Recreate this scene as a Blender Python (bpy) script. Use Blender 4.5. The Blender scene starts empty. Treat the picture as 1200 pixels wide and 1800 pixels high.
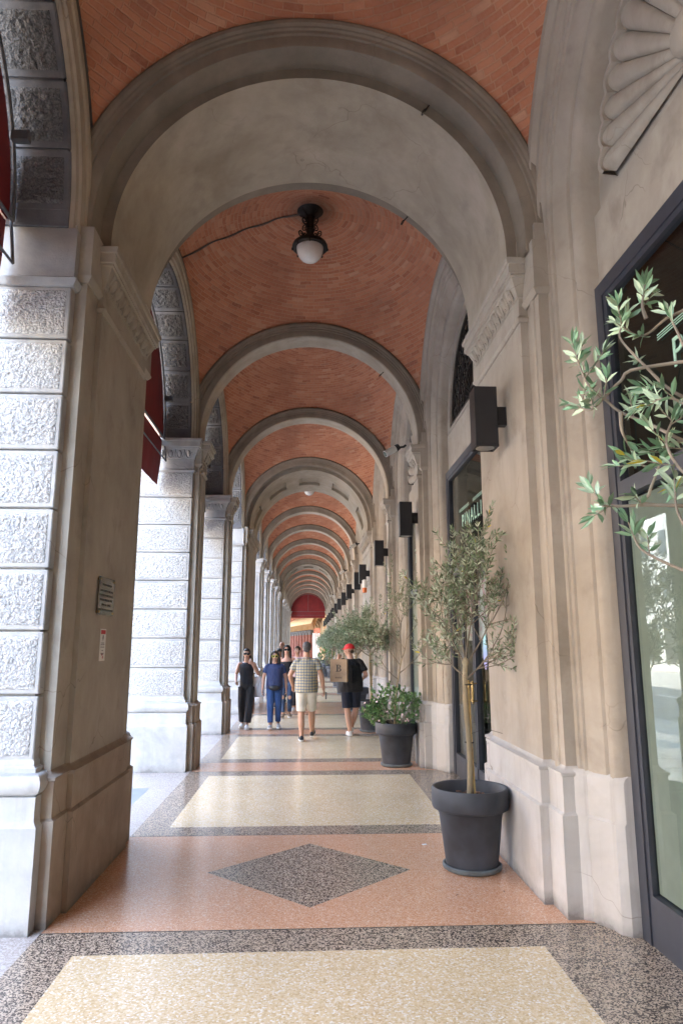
import bpy, math, random
from mathutils import Vector, Matrix, noise
PI=math.pi; R_=math.radians
sc=bpy.context.scene
COL=sc.collection
sin,cos=math.sin,math.cos
def lerp(a,b,t): return a+(b-a)*t
ORD=['nearest','second','third','fourth','fifth','sixth','seventh','eighth','ninth','tenth','eleventh','twelfth','thirteenth','fourteenth','fifteenth','sixteenth']
# ------------------------------------------------------------------ node helper
class NT:
    def __init__(s,name):
        s.m=bpy.data.materials.new(name); s.m.use_nodes=True
        s.t=s.m.node_tree; s.n=s.t.nodes; s.l=s.t.links
        s.b=s.n['Principled BSDF']; s.out=s.n['Material Output']
    def new(s,t,**k):
        n=s.n.new(t)
        for a,v in k.items(): setattr(n,a,v)
        return n
    def put(s,sock,v):
        if isinstance(v,(int,float)): sock.default_value=v
        elif isinstance(v,(tuple,list)):
            sock.default_value=tuple(v) if len(v)==len(sock.default_value) else tuple(v)+(1,)
        else: s.l.new(v,sock)
    def math(s,op,a,b=0.0,c=None,clamp=False):
        n=s.new('ShaderNodeMath',operation=op,use_clamp=clamp); s.put(n.inputs[0],a); s.put(n.inputs[1],b)
        if c is not None: s.put(n.inputs[2],c)
        return n.outputs[0]
    def mix(s,f,a,b,bt='MIX'):
        n=s.new('ShaderNodeMix',data_type='RGBA',blend_type=bt); s.put(n.inputs[0],f); s.put(n.inputs[6],a); s.put(n.inputs[7],b); return n.outputs[2]
    def coord(s,k='Object'): return s.new('ShaderNodeTexCoord').outputs[k]
    def mapping(s,v,scale=(1,1,1),loc=(0,0,0)):
        n=s.new('ShaderNodeMapping'); s.put(n.inputs[0],v); n.inputs['Scale'].default_value=scale; n.inputs['Location'].default_value=loc; return n.outputs[0]
    def noise(s,v,scale,detail=4,rough=.55,dist=0):
        n=s.new('ShaderNodeTexNoise'); s.put(n.inputs['Vector'],v); n.inputs['Scale'].default_value=scale
        n.inputs['Detail'].default_value=detail; n.inputs['Roughness'].default_value=rough; n.inputs['Distortion'].default_value=dist; return n.outputs[0]
    def vor(s,v,scale,feature='F1',out='Distance',rand=1):
        n=s.new('ShaderNodeTexVoronoi',feature=feature); s.put(n.inputs['Vector'],v); n.inputs['Scale'].default_value=scale; n.inputs['Randomness'].default_value=rand
        return n.outputs[out]
    def ramp(s,f,stops,interp='LINEAR'):
        n=s.new('ShaderNodeValToRGB'); s.put(n.inputs[0],f); r=n.color_ramp; r.interpolation=interp
        while len(r.elements)<len(stops): r.elements.new(.5)
        for e,(p,c) in zip(r.elements,stops):
            e.position=p; e.color=(c,c,c,1) if isinstance(c,(int,float)) else tuple(c)+(1,)
        return n.outputs[0]
    def sep(s,v):
        n=s.new('ShaderNodeSeparateXYZ'); s.put(n.inputs[0],v); return n.outputs
    def comb(s,x,y,z):
        n=s.new('ShaderNodeCombineXYZ'); s.put(n.inputs[0],x);s.put(n.inputs[1],y);s.put(n.inputs[2],z); return n.outputs[0]
    def wn(s,v,dim='3D'):
        n=s.new('ShaderNodeTexWhiteNoise',noise_dimensions=dim); s.put(n.inputs[0],v); return n.outputs[0]
    def bump(s,h,strength=.3,dist=.01):
        n=s.new('ShaderNodeBump'); s.put(n.inputs['Height'],h); n.inputs['Strength'].default_value=strength; n.inputs['Distance'].default_value=dist
        s.l.new(n.outputs[0],s.b.inputs['Normal']); return n
    def col(s,c): s.put(s.b.inputs['Base Color'],c)
    def set(s,**k):
        for a,v in k.items(): s.put(s.b.inputs[a.replace('_',' ')],v)
def simple(name,c,rough=.6,metal=0,var=.12,scale=9,bump=0,bs=60,**k):
    t=NT(name); o=t.coord()
    f=t.noise(o,scale,4)
    c2=tuple(max(0,x*(1-var*1.6)) for x in c); c3=tuple(min(1,x*(1+var)) for x in c)
    t.col(t.ramp(f,[(.3,c2),(.7,c3)]))
    t.set(Roughness=t.math('ADD',rough-.06,t.math('MULTIPLY',t.noise(o,scale*4,3),.12)),Metallic=metal)
    if bump: t.bump(t.noise(o,bs,5),bump,.004)
    for a,v in k.items(): t.set(**{a:v})
    return t.m
def plaster(name,base,dark,light,dirt=(.16,.13,.10),rough=.85,bs=.25,stain=.5,foot=False):
    t=NT(name); g=t.new('ShaderNodeNewGeometry').outputs['Position']
    a=t.noise(g,1.6,6,.62,.4); b=t.noise(t.mapping(g,(5,5,.9)),1.2,6,.6,.2); c=t.noise(g,14,5,.6)
    col=t.ramp(a,[(.33,dark),(.5,base),(.68,light)])
    col=t.mix(t.ramp(b,[(.46,0),(.72,.55)]),col,dark)
    col=t.mix(t.math('MULTIPLY',t.ramp(c,[(.42,0),(.62,1)]),.10),col,light)
    v=t.vor(t.mapping(g,(1,1,.35)),2.3)
    col=t.mix(t.math('MULTIPLY',t.ramp(t.noise(g,3.1,5,.6,.25),[(.56,0),(.78,1)]),stain),col,dirt)
    wv=t.new('ShaderNodeTexNoise'); wv.inputs['Scale'].default_value=4; t.l.new(g,wv.inputs['Vector']); ms=t.new('ShaderNodeVectorMath',operation='SCALE'); t.l.new(wv.outputs['Color'],ms.inputs[0]); ms.inputs['Scale'].default_value=.25
    av=t.new('ShaderNodeVectorMath',operation='ADD'); t.l.new(g,av.inputs[0]); t.l.new(ms.outputs[0],av.inputs[1])
    crk=t.math('MULTIPLY',t.ramp(t.vor(av.outputs[0],1.3,feature='DISTANCE_TO_EDGE'),[(0,1),(.0045,0)]),t.ramp(t.noise(g,1.1,3),[(.52,0),(.60,.7)]))
    col=t.mix(crk,col,dirt)
    if foot:
        z=t.sep(g)[2]
        k=t.math('ADD',z,t.math('MULTIPLY',t.math('SUBTRACT',t.noise(g,5,6,.7),.5),-.20))
        col=t.mix(t.math('MULTIPLY',t.ramp(k,[(0.0,.95),(.025,.45),(.09,0)]),.8),col,(.14,.135,.13))
        # drips
        d=t.noise(t.mapping(g,(9,9,.5)),1.6,5,.6)
        col=t.mix(t.math('MULTIPLY',t.ramp(d,[(.55,0),(.72,1)]),.28),col,(.25,.22,.2))
    t.col(col); t.set(Roughness=rough)
    t.bump(t.math('ADD',t.math('MULTIPLY',t.noise(g,9,6,.6),1.0),t.math('MULTIPLY',t.noise(g,80,3),.25)),bs,.012)
    return t.m
# ------------------------------------------------------------------ materials
MT={}
MT['plaster']=plaster('plaster_wall',(.385,.345,.29),(.325,.285,.235),(.44,.40,.345))
MT['plaster_vault']=plaster('plaster_arch',(.405,.355,.28),(.325,.28,.215),(.475,.42,.345),stain=.35)
MT['ring']=plaster('plaster_archivolt_shaded',(.225,.19,.15),(.175,.148,.112),(.28,.24,.19),stain=.3)  # darker brown paints in the weaker light on the arch ring faces
MT['plinth']=plaster('plaster_plinth',(.49,.48,.465),(.425,.415,.40),(.55,.54,.525),foot=True,stain=.25,bs=.18)
MT['plinth_dark']=plaster('plaster_plinth_brown',(.34,.27,.21),(.26,.20,.155),(.42,.35,.28),foot=True,stain=.25,bs=.18)
MT['plinth_stone']=plaster('stone_plinth',(.45,.45,.44),(.33,.333,.33),(.53,.525,.515),dirt=(.24,.25,.26),foot=True,stain=.4,bs=.5)
MT['stone']=plaster('stone_smooth',(.40,.395,.385),(.28,.28,.28),(.50,.495,.48),dirt=(.15,.15,.16),stain=.5,bs=.4)
def rough_stone(name='stone_rough',k=1.0):
    t=NT(name); g=t.new('ShaderNodeNewGeometry').outputs['Position']
    a=t.noise(g,3,5); wv=t.new('ShaderNodeVectorMath',operation='ADD'); nz=t.new('ShaderNodeTexNoise'); nz.inputs['Scale'].default_value=30; t.l.new(g,nz.inputs['Vector']); ms=t.new('ShaderNodeVectorMath',operation='SCALE'); t.l.new(nz.outputs['Color'],ms.inputs[0]); ms.inputs['Scale'].default_value=.03; t.l.new(g,wv.inputs[0]); t.l.new(ms.outputs[0],wv.inputs[1]); n=t.math('ADD',t.math('MULTIPLY',t.math('SUBTRACT',.62,t.vor(wv.outputs[0],62)),.62),t.math('MULTIPLY',t.noise(g,120,4,.6),.5))
    col=t.ramp(a,[(.3,(.51,.505,.495)),(.7,(.62,.615,.605))])
    col=t.mix(t.ramp(n,[(.18,.62),(.42,0)]),col,(.20,.20,.20))
    col=t.mix(t.math('MULTIPLY',t.ramp(t.noise(g,20,5,.6),[(.55,0),(.7,1)]),.4),col,(.62,.60,.57))
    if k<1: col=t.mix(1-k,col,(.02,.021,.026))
    t.col(col); t.set(Roughness=.9); t.bump(t.math('ADD',n,t.math('MULTIPLY',t.noise(g,17,3),.6)),1.0,.013); return t.m
MT['rough']=rough_stone(); MT['rough_soot_shade']=rough_stone('stone_rough_soot_shade',.27)  # second copy darkened for soot and for the shade under the street arches
MT['stone_soot']=plaster('stone_smooth_soot_shade',(.13,.132,.142),(.08,.082,.092),(.20,.20,.21),dirt=(.06,.06,.065),stain=.5,bs=.4)  # smooth arch stone: soot and soffit shade together in one dark colour
def brick_mat():
    t=NT('vault_brick'); o=t.coord('Object'); X,Y,Z=t.sep(o)[0:3]
    wob=t.math('MULTIPLY',t.math('SUBTRACT',t.noise(o,2.2,3),.5),.05)
    rho=t.math('SQRT',t.math('ADD',t.math('MULTIPLY',X,X),t.math('MULTIPLY',Y,Y)))
    # arc length from the crown on a dome of radius 2.62
    arc=t.math('MULTIPLY',t.math('ARCSINE',t.math('MINIMUM',t.math('DIVIDE',rho,2.66),1.0)),2.62)
    arc=t.math('ADD',arc,wob)
    H=.052
    k=t.math('DIVIDE',arc,H); row=t.math('FLOOR',k); fy=t.math('FRACT',k)
    th=t.math('ARCTAN2',Y,X)
    cnt=t.math('ADD',t.math('ROUND',t.math('DIVIDE',t.math('MULTIPLY',t.math('ADD',row,.5),2*PI*H),.175)),1)
    u=t.math('ADD',t.math('MULTIPLY',t.math('DIVIDE',th,2*PI),cnt),t.math('MULTIPLY',t.wn(row,'1D'),7.3))
    cell=t.math('FLOOR',u); fx=t.math('FRACT',u)
    vx=t.comb(cell,row,0); r1=t.wn(vx); r2=t.wn(t.comb(cell,row,9))
    dy=t.math('MULTIPLY',t.math('MINIMUM',fy,t.math('SUBTRACT',1,fy)),H)
    dx=t.math('MULTIPLY',t.math('MINIMUM',fx,t.math('SUBTRACT',1,fx)),.175)
    d=t.math('ADD',t.math('MINIMUM',dx,dy),t.math('MULTIPLY',t.math('SUBTRACT',t.noise(o,60,3),.5),.010))
    mort=t.ramp(d,[(.003,1),(.0075,0)])
    bc=t.ramp(r1,[(0,(.36,.125,.065)),(.12,(.46,.175,.09)),(.5,(.50,.20,.105)),(.88,(.56,.25,.14)),(.97,(.58,.33,.21)),(1,(.30,.10,.055))])
    n=t.noise(o,30,5,.6)
    bc=t.mix(t.ramp(n,[(.4,0),(.75,.6)]),bc,(.50,.25,.17))
    big=t.noise(o,1.1,4,.6)
    mc=t.mix(t.ramp(big,[(.35,0),(.7,1)]),(.62,.385,.25),(.44,.25,.16))
    col=t.mix(t.math('MULTIPLY',mort,.62),bc,mc)
    col=t.mix(t.math('MULTIPLY',t.ramp(t.noise(o,2.3,6,.7,.8),[(.46,0),(.68,1)]),.42),col,(.48,.235,.155))
    col=t.mix(t.math('MULTIPLY',t.ramp(t.noise(o,.9,4),[(.5,0),(.75,1)]),.5),col,(.22,.085,.05))
    # soot ring round the lamp rose
    s=t.ramp(t.math('ADD',rho,t.math('MULTIPLY',t.noise(o,8,4),.2)),[(.16,.8),(.5,0)])
    col=t.mix(s,col,(.07,.045,.035))
    t.col(col); t.set(Roughness=.9)
    hgt=t.math('ADD',t.math('MULTIPLY',mort,-.7),t.math('ADD',t.math('MULTIPLY',r2,.35),t.math('MULTIPLY',n,.5)))
    t.bump(hgt,.7,.010); return t.m
MT['brick']=brick_mat()
def terrazzo(name,kind):
    t=NT(name); g=t.new('ShaderNodeNewGeometry').outputs['Position']; g2=t.mapping(g,(1,1,0))
    cc=t.vor(g2,{'dark':132,'cream':98,'orange':150,'pale':110}[kind],out='Color')
    rnd=t.sep(cc)[0]; rnd2=t.sep(cc)[1]
    ed=t.vor(g2,{'dark':132,'cream':98,'orange':150,'pale':110}[kind],feature='DISTANCE_TO_EDGE')
    fine=t.noise(g2,160,3,.7)
    big=t.noise(g2,1.3,5,.6)
    if kind=='dark':
        m=t.math('ADD',rnd,t.math('MULTIPLY',t.math('SUBTRACT',fine,.5),.55))
        col=t.ramp(m,[(.0,(.050,.042,.040)),(.42,(.085,.07,.06)),(.54,(.44,.35,.265)),(1,(.62,.50,.38))])
    elif kind=='cream':
        col=t.ramp(rnd,[(0,(.62,.45,.24)),(.3,(.76,.59,.36)),(.66,(.80,.65,.42)),(.84,(.84,.75,.58)),(1,(.92,.89,.82))])
        col=t.mix(t.ramp(t.math('ADD',ed,t.math('MULTIPLY',fine,.05)),[(.03,.55),(.09,0)]),col,(.56,.41,.24))
        col=t.mix(t.ramp(fine,[(.62,0),(.7,.5)]),col,(.40,.30,.20))
    elif kind=='orange':
        col=t.ramp(rnd,[(0,(.52,.23,.12)),(.35,(.66,.34,.19)),(.7,(.73,.42,.26)),(.9,(.80,.57,.42)),(1,(.76,.64,.52))])
        col=t.mix(t.ramp(ed,[(.02,.5),(.08,0)]),col,(.60,.35,.23))
        col=t.mix(t.ramp(fine,[(.62,0),(.7,.5)]),col,(.25,.11,.07))
    else:
        col=t.ramp(rnd,[(0,(.30,.26,.24)),(.5,(.43,.385,.36)),(1,(.55,.52,.49))])
        col=t.mix(t.ramp(fine,[(.6,0),(.7,.7)]),col,(.22,.18,.2))
    col=t.mix(t.ramp(big,[(.35,.16),(.7,0)]),col,(.25,.19,.14))
    sc1=t.noise(t.mapping(g,(1,1,0)),2.1,4,.55,.2)
    t.col(col)
    t.set(Roughness=t.math('ADD',.13,t.math('MULTIPLY',t.math('ADD',t.math('MULTIPLY',t.ramp(sc1,[(.35,0),(.7,1)]),.05),t.math('MULTIPLY',fine,.10)),1)))
    t.b.inputs['Specular IOR Level'].default_value=.5
    t.bump(t.math('ADD',t.noise(g,2.0,3),t.math('MULTIPLY',fine,.03)),.10,.02)
    return t.m
for k in ('dark','cream','orange','pale'): MT['t_'+k]=terrazzo('terrazzo_'+k,k)
MT['slab']=simple('blue_grey_slab',(.23,.255,.28),.45,var=.1)
MT['brass_strip']=simple('joint_strip',(.05,.045,.04),.5)
MT['frame']=simple('window_frame_paint',(.040,.045,.060),.38,var=.08)
MT['black']=simple('black_lamp_metal',(.020,.020,.023),.42,var=.1,bump=.05,bs=200)
MT['iron']=simple('wrought_iron',(.035,.027,.022),.6,.5,var=.3,bump=.3)
MT['white']=simple('white_enamel',(.72,.72,.70),.4,var=.05)
MT['brass']=simple('brass',(.42,.29,.12),.38,1.0,var=.15)
MT['pot']=simple('anthracite_pot',(.043,.051,.066),.6,var=.4,scale=3.2,bump=.15,bs=90)
MT['saucer']=simple('grey_saucer',(.13,.155,.165),.6,var=.3,scale=6)
MT['soil']=simple('soil',(.10,.065,.045),.95,var=.5,scale=30,bump=1,bs=60)
MT['chips']=simple('bark_chips',(.30,.16,.10),.9,var=.5,scale=40)
MT['red_fabric']=simple('red_awning',(.21,.016,.018),.75,var=.12,scale=3,bump=.2,bs=25)
MT['grey_tube']=simple('grey_tube',(.13,.14,.16),.6,.1)
MT['steel']=simple('steel',(.45,.45,.45),.35,.9)
MT['cable']=simple('grey_cable',(.10,.095,.09),.6)
MT['opal']=simple('opal_glass',(.80,.79,.76),.18,var=.05)
MT['dark_room']=simple('dark_interior',(.020,.019,.018),.8)
MT['blind']=simple('pale_green_film',(.42,.47,.455),.7,var=.05)
MT['letter']=simple('mint_lettering',(.40,.66,.52),.5,var=.03)
MT['asphalt']=simple('road_paving',(.22,.215,.21),.9,var=.2,scale=3,bump=.5,bs=90)
MT['paving']=simple('street_paving',(.42,.40,.38),.8,var=.15,scale=4)
MT['paint_line']=simple('road_paint',(.75,.75,.72),.7)
MT['facade']=plaster('facade_ochre',(.55,.43,.30),(.48,.36,.25),(.62,.50,.36))
MT['olive_leaf']=None
def glass():
    t=NT('shop_glass'); t.n.remove(t.b)
    g=t.new('ShaderNodeBsdfGlossy'); g.inputs['Roughness'].default_value=.01; g.inputs['Color'].default_value=(.95,1,.98,1)
    tr=t.new('ShaderNodeBsdfTransparent'); tr.inputs['Color'].default_value=(.72,.80,.78,1)
    fr=t.new('ShaderNodeFresnel'); fr.inputs['IOR'].default_value=1.5
    mx=t.new('ShaderNodeMixShader'); t.l.new(fr.outputs[0],mx.inputs[0]); t.l.new(tr.outputs[0],mx.inputs[1]); t.l.new(g.outputs[0],mx.inputs[2])
    t.l.new(mx.outputs[0],t.out.inputs[0]); return t.m
MT['glass']=glass()
# ------------------------------------------------------------------ mesh builder
class MB:
    def __init__(s): s.v=[];s.f=[];s.mi=[]
    def add(s,vs,fs,mi=0):
        o=len(s.v); s.v+=[tuple(v) for v in vs]; s.f+=[tuple(i+o for i in f) for f in fs]; s.mi+=[mi]*len(fs); return s
    def box(s,x0,x1,y0,y1,z0,z1,mi=0,bev=0):
        if bev:
            b=bev; vs=[];  # chamfered box (top/bottom + vertical edges)
            pts=[(x0+b,y0),(x1-b,y0),(x1,y0+b),(x1,y1-b),(x1-b,y1),(x0+b,y1),(x0,y1-b),(x0,y0+b)]
            ip=[(min(max(x,x0+b),x1-b),min(max(y,y0+b),y1-b)) for x,y in pts]
            for z,pp in ((z0,ip),(z0+b,pts),(z1-b,pts),(z1,ip)):
                vs+=[(x,y,z) for x,y in pp]
            fs=[tuple(range(7,-1,-1)),tuple(range(24,32))]
            for k in range(3):
                for i in range(8):
                    j=(i+1)%8; fs.append((k*8+i,k*8+j,(k+1)*8+j,(k+1)*8+i))
            return s.add(vs,fs,mi)
        return s.add([(x0,y0,z0),(x1,y0,z0),(x1,y1,z0),(x0,y1,z0),(x0,y0,z1),(x1,y0,z1),(x1,y1,z1),(x0,y1,z1)],
          [(3,2,1,0),(4,5,6,7),(0,1,5,4),(1,2,6,5),(2,3,7,6),(3,0,4,7)],mi)
    def grid(s,rows,mi=0,closeu=False,flip=False):
        n=len(rows[0]); vs=[p for r in rows for p in r]; fs=[]
        for i in range(len(rows)-1):
            for j in range(n if closeu else n-1):
                k=(j+1)%n; q=(i*n+j,i*n+k,(i+1)*n+k,(i+1)*n+j); fs.append(q[::-1] if flip else q)
        return s.add(vs,fs,mi)
    def tube(s,pts,rad,n=8,mi=0,cap=True,sq=1):
        P=[Vector(p) for p in pts]; 
        if not isinstance(rad,(list,tuple)): rad=[rad]*len(P)
        rows=[]; prev=None
        for i,p in enumerate(P):
            d=(P[min(i+1,len(P)-1)]-P[max(i-1,0)])
            if d.length<1e-9: d=Vector((0,0,1))
            d.normalize()
            if prev is None:
                a=Vector((0,0,1)) if abs(d.z)<.9 else Vector((1,0,0)); u=d.cross(a).normalized()
            else:
                u=(prev-d*prev.dot(d)); 
                if u.length<1e-6: u=d.cross(Vector((0,1,0)))
                u.normalize()
            prev=u; w=d.cross(u)
            rows.append([tuple(p+(u*cos(2*PI*j/n)+w*sin(2*PI*j/n)*sq)*rad[i]) for j in range(n)])
        o=len(s.v); s.grid(rows,mi,True)
        if cap:
            m=len(rows)-1
            s.f.append(tuple(o+j for j in range(n))[::-1]); s.mi.append(mi); s.f.append(tuple(o+m*n+j for j in range(n))); s.mi.append(mi)
        return s
    def lathe(s,prof,n=24,c=(0,0,0),mi=0):
        rows=[[(c[0]+r*cos(2*PI*j/n),c[1]+r*sin(2*PI*j/n),c[2]+z) for j in range(n)] for r,z in prof]
        return s.grid(rows,mi,True)
    def prism(s,pts,h0,h1,axis='z',mi=0):
        n=len(pts)
        def P(a,b,h): return {'z':(a,b,h),'x':(h,a,b),'y':(a,h,b)}[axis]
        vs=[P(a,b,h0) for a,b in pts]+[P(a,b,h1) for a,b in pts]
        fs=[tuple(range(n))[::-1],tuple(range(n,2*n))]+[(i,(i+1)%n,n+(i+1)%n,n+i) for i in range(n)]
        return s.add(vs,fs,mi)
    def ell(s,c,r,nu=10,nv=7,mi=0,rot=None,v0=-PI/2,v1=PI/2):
        rows=[]
        for i in range(nv+1):
            ph=lerp(v0,v1,i/nv); row=[]
            for j in range(nu):
                a=2*PI*j/nu; p=Vector((r[0]*cos(ph)*cos(a),r[1]*cos(ph)*sin(a),r[2]*sin(ph)))
                if rot: p=rot@p
                row.append((c[0]+p.x,c[1]+p.y,c[2]+p.z))
            rows.append(row)
        return s.grid(rows,mi,True)
    def plan(s,path,prof,mi=0,closed=False,cap=True):
        """sweep profile [(z,offset)] along plan path; outward = right of travel, mitred"""
        n=len(path); N=[]
        for i in range(n):
            def nrm(a,b):
                dx,dy=b[0]-a[0],b[1]-a[1]; l=math.hypot(dx,dy); return (dy/l,-dx/l)
            ps=[]
            if i>0 or closed: ps.append(nrm(path[i-1],path[i]))
            if i<n-1 or closed: ps.append(nrm(path[i],path[(i+1)%n]))
            if len(ps)==1: N.append(ps[0])
            else:
                a,b=ps; dd=1+a[0]*b[0]+a[1]*b[1]; N.append(((a[0]+b[0])/dd,(a[1]+b[1])/dd))
        rows=[[(p[0]+q[0]*o,p[1]+q[1]*o,z) for p,q in zip(path,N)] for z,o in prof]
        return s.grid(rows,mi,closed)
    def build(s,name,mat,parent=None,loc=None,smooth=35,recalc=True):
        me=bpy.data.meshes.new(name); me.from_pydata(s.v,[],s.f)
        if not isinstance(mat,(list,tuple)): mat=[mat]
        for m in mat: me.materials.append(m)
        if len(mat)>1: me.polygons.foreach_set('material_index',s.mi)
        if recalc:
            import bmesh
            bm=bmesh.new(); bm.from_mesh(me); bmesh.ops.recalc_face_normals(bm,faces=bm.faces); bm.to_mesh(me); bm.free()
        if smooth:
            me.polygons.foreach_set('use_smooth',[True]*len(me.polygons)); me.set_sharp_from_angle(angle=R_(smooth))
        me.update()
        o=bpy.data.objects.new(name,me); COL.objects.link(o)
        if parent: o.parent=parent
        if loc: o.location=loc
        return o
def tag(o,label=None,cat=None,group=None,kind=None):
    if label: o['label']=label
    if cat: o['category']=cat
    if group: o['group']=group
    if kind: o['kind']=kind
    return o
def thing(name,label,cat,loc=(0,0,0),rz=0,group=None):
    o=bpy.data.objects.new(name,None); COL.objects.link(o); o.location=loc; o.rotation_euler=(0,0,rz); o.empty_display_size=.2
    return tag(o,label,cat,group)
def dup(root,loc,rz=None,label=None,scale=None,group=None):
    def cp(o,par):
        c=o.copy(); COL.objects.link(c); c.parent=par
        for ch in list(o.children): cp(ch,c)
        return c
    r=cp(root,None); r.location=loc
    if rz is not None: r.rotation_euler=(0,0,rz)
    if scale: r.scale=scale
    if label: r['label']=label
    if group: r['group']=group
    return r
# ------------------------------------------------------------------ plan of the arcade (metres, camera at x=0,y=0)
ZS=4.68; ZC=4.80; L=3.22; NW=.73
# piers: (y0, depth, kind)
PIERS=[]
y=4.60; PIERS.append((y,2.12,'thick')); y+=2.12
for _ in range(2): y+=L; PIERS.append((y,NW,'narrow')); y+=NW
y+=L; PIERS.append((y,3.44,'thick')); y+=3.44
for _ in range(4): y+=L; PIERS.append((y,NW,'narrow')); y+=NW
y+=L; PIERS.append((y,3.44,'thick')); y+=3.44
for _ in range(4): y+=L+.05; PIERS.append((y,NW,'narrow')); y+=NW
y+=L; PIERS.append((y,1.3,'thick')); YEND=y+1.3
yb=4.60-L-NW; BACK=[]
for _ in range(1): BACK.append((yb,NW,'narrow')); yb-=L+NW
ALL=sorted(BACK+PIERS)
NEARI=ALL.index(PIERS[0])
BAYS=[(ALL[i][0]+ALL[i][1],ALL[i+1][0]) for i in range(len(ALL)-1)]   # (start,end)
BAYS=[(ALL[0][0]-L,ALL[0][0])]+BAYS
cX0,cX1=-1.29,1.37
# ------------------------------------------------------------------ ground and floor
def floor():
    m=MB(); mats=[MT['t_dark'],MT['t_cream'],MT['t_orange'],MT['t_pale'],MT['slab']]
    def rect(x0,x1,y0,y1,mi,z=0.0):
        m.add([(x0,y0,z),(x1,y0,z),(x1,y1,z),(x0,y1,z)],[(0,1,2,3)],mi)
    X0,X1=-1.58,2.3; XO=-2.9
    for (a,b) in BAYS:
        ca,cb=a+.31,b-.31
        rect(X0,X1,a,ca,0); rect(X0,cX0,ca,cb,0); rect(cX1,X1,ca,cb,0); rect(cX0,cX1,ca,cb,1); rect(X0,X1,cb,b,0)
        # strip in front of the openings: pale terrazzo with a slate lozenge
        my=(a+b)/2; w=.55; lx0=-2.45; lx1=-1.88
        rect(XO,lx0,a,b,3); rect(lx1,X0,a,b,3); rect(lx0,lx1,a,my-w,3); rect(lx0,lx1,my+w,b,3); rect(lx0,lx1,my-w,my+w,4)
    for (y0,d,k) in ALL:
        if k=='thick' and d<3.4 and y0<10:
            cx,cy=.03,y0+1.09; hx,hy=.775,.745
            P=[(X0,y0),(X1,y0),(X1,y0+d),(X0,y0+d),(cx-hx,cy),(cx,cy-hy),(cx+hx,cy),(cx,cy+hy)]
            vs=[(x,y,0) for x,y in P]
            m.add(vs,[(0,1,5),(0,5,4),(1,6,5),(1,2,6),(2,7,6),(2,3,7),(3,4,7),(3,0,4)],2)
            m.add(vs,[(4,5,6,7)],0)
        else: rect(X0,X1,y0,y0+d,2)
        rect(XO,X0,y0,y0+d,3)
    m.f=[f for f in m.f]
    f=m.build('floor',mats,smooth=0); tag(f,kind='structure')
    f['label']='polished terrazzo arcade floor with cream panels, orange bands and a dark diamond'
    j=MB()
    for (y0,d,k) in ALL:
        j.box(-1.58,2.0,y0-.004,y0+.004,-.01,.0015); j.box(-1.58,2.0,y0+d-.003,y0+d+.003,-.01,.0015)
    o=j.build('floor_joints',MT['brass_strip']); tag(o,kind='structure')
    far=MB(); far.box(-60,60,YEND+.0,220,-.30,-.004); o=far.build('far_pavement',MT['paving']); tag(o,kind='structure')
    bk=MB(); bk.box(-2.9,8,-60,BAYS[0][0],-.3,-.004); o=bk.build('back_pavement',MT['paving']); tag(o,kind='structure')
    k=MB(); k.box(-4.2,-2.9,-60,220,-.30,-.006); o=k.build('sidewalk',MT['paving']); tag(o,kind='structure')
    g=MB(); g.add([(-400,-400,-.16),(400,-400,-.16),(400,500,-.16),(-400,500,-.16)],[(0,1,2,3)]); o=g.build('road',MT['asphalt']); tag(o,kind='structure')
    s=MB(); 
    for i in range(-6,22): s.box(-9.1,-8.95,i*4,i*4+2,-.156,-.152)
    o=s.build('road_markings',MT['paint_line']); tag(o,kind='structure')
    s=MB(); s.box(-27,-20,-60,120,-.3,-.02); o=s.build('opposite_sidewalk',MT['paving']); tag(o,kind='structure')
floor()
# ------------------------------------------------------------------ profiles
IMPOST=[(4.20,0),(4.20,.012),(4.225,.03),(4.25,.012),(4.255,.008),(4.40,.008),(4.405,.02),(4.42,.022),(4.45,.032),(4.50,.055),(4.545,.075),(4.55,.088),(4.565,.088),(4.57,.105),(4.645,.105),(4.65,.118),(4.68,.125),(4.69,.125),(4.69,-.05)]
IMPOST_P=[(4.30,0),(4.30,.012),(4.33,.035),(4.345,.04),(4.345,.03),(4.36,.03),(4.74,.03),(4.74,-.02)]
PBASE=[(0,.062),(.615,.062),(.63,.040),(.85,.040),(.855,.050),(.872,.050),(.885,.020),(.91,.0)]
def egg_run(m,p0,p1,nrm,zc=4.478,sp=.125):
    """egg and dart ornament from p0 to p1 (xy) on an ovolo whose face looks along nrm"""
    P0=Vector((*p0,0)); P1=Vector((*p1,0)); d=(P1-P0); Ln=d.length; d.normalize(); N=Vector((*nrm,0))
    n=max(1,int(Ln/sp)); s=Ln/n
    tilt=.5
    for i in range(n):
        c=P0+d*(s*(i+.5))+N*.048+Vector((0,0,zc))
        up=(Vector((0,0,1))+N*tilt).normalized(); out=(N-Vector((0,0,1))*tilt).normalized()
        rows=[]
        for a in range(5):
            ph=a/4*PI/2; row=[]
            for b in range(8):
                t=2*PI*b/8; rr=cos(ph)
                row.append(tuple(c+d*(.030*rr*cos(t))+up*(.060*rr*sin(t)*(1 if sin(t)<0 else .8))+out*(.030*sin(ph)+.004)))
            rows.append(row)
        m.grid(rows,0,True)
        ring=[tuple(c+d*(.047*cos(t))+up*(.075*sin(t))+out*.012) for t in [PI*.92+ (k/8)*PI*1.16 for k in range(9)]]
        m.tube(ring,.009,4)
        q=P0+d*(s*i)+N*.048+Vector((0,0,zc))
        m.add([tuple(q+up*.06-d*.012+out*.004),tuple(q+up*.06+d*.012+out*.004),tuple(q-up*.07+out*.006),tuple(q+up*.03+out*.024)],[(0,1,3),(1,2,3),(2,0,3)])
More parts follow.
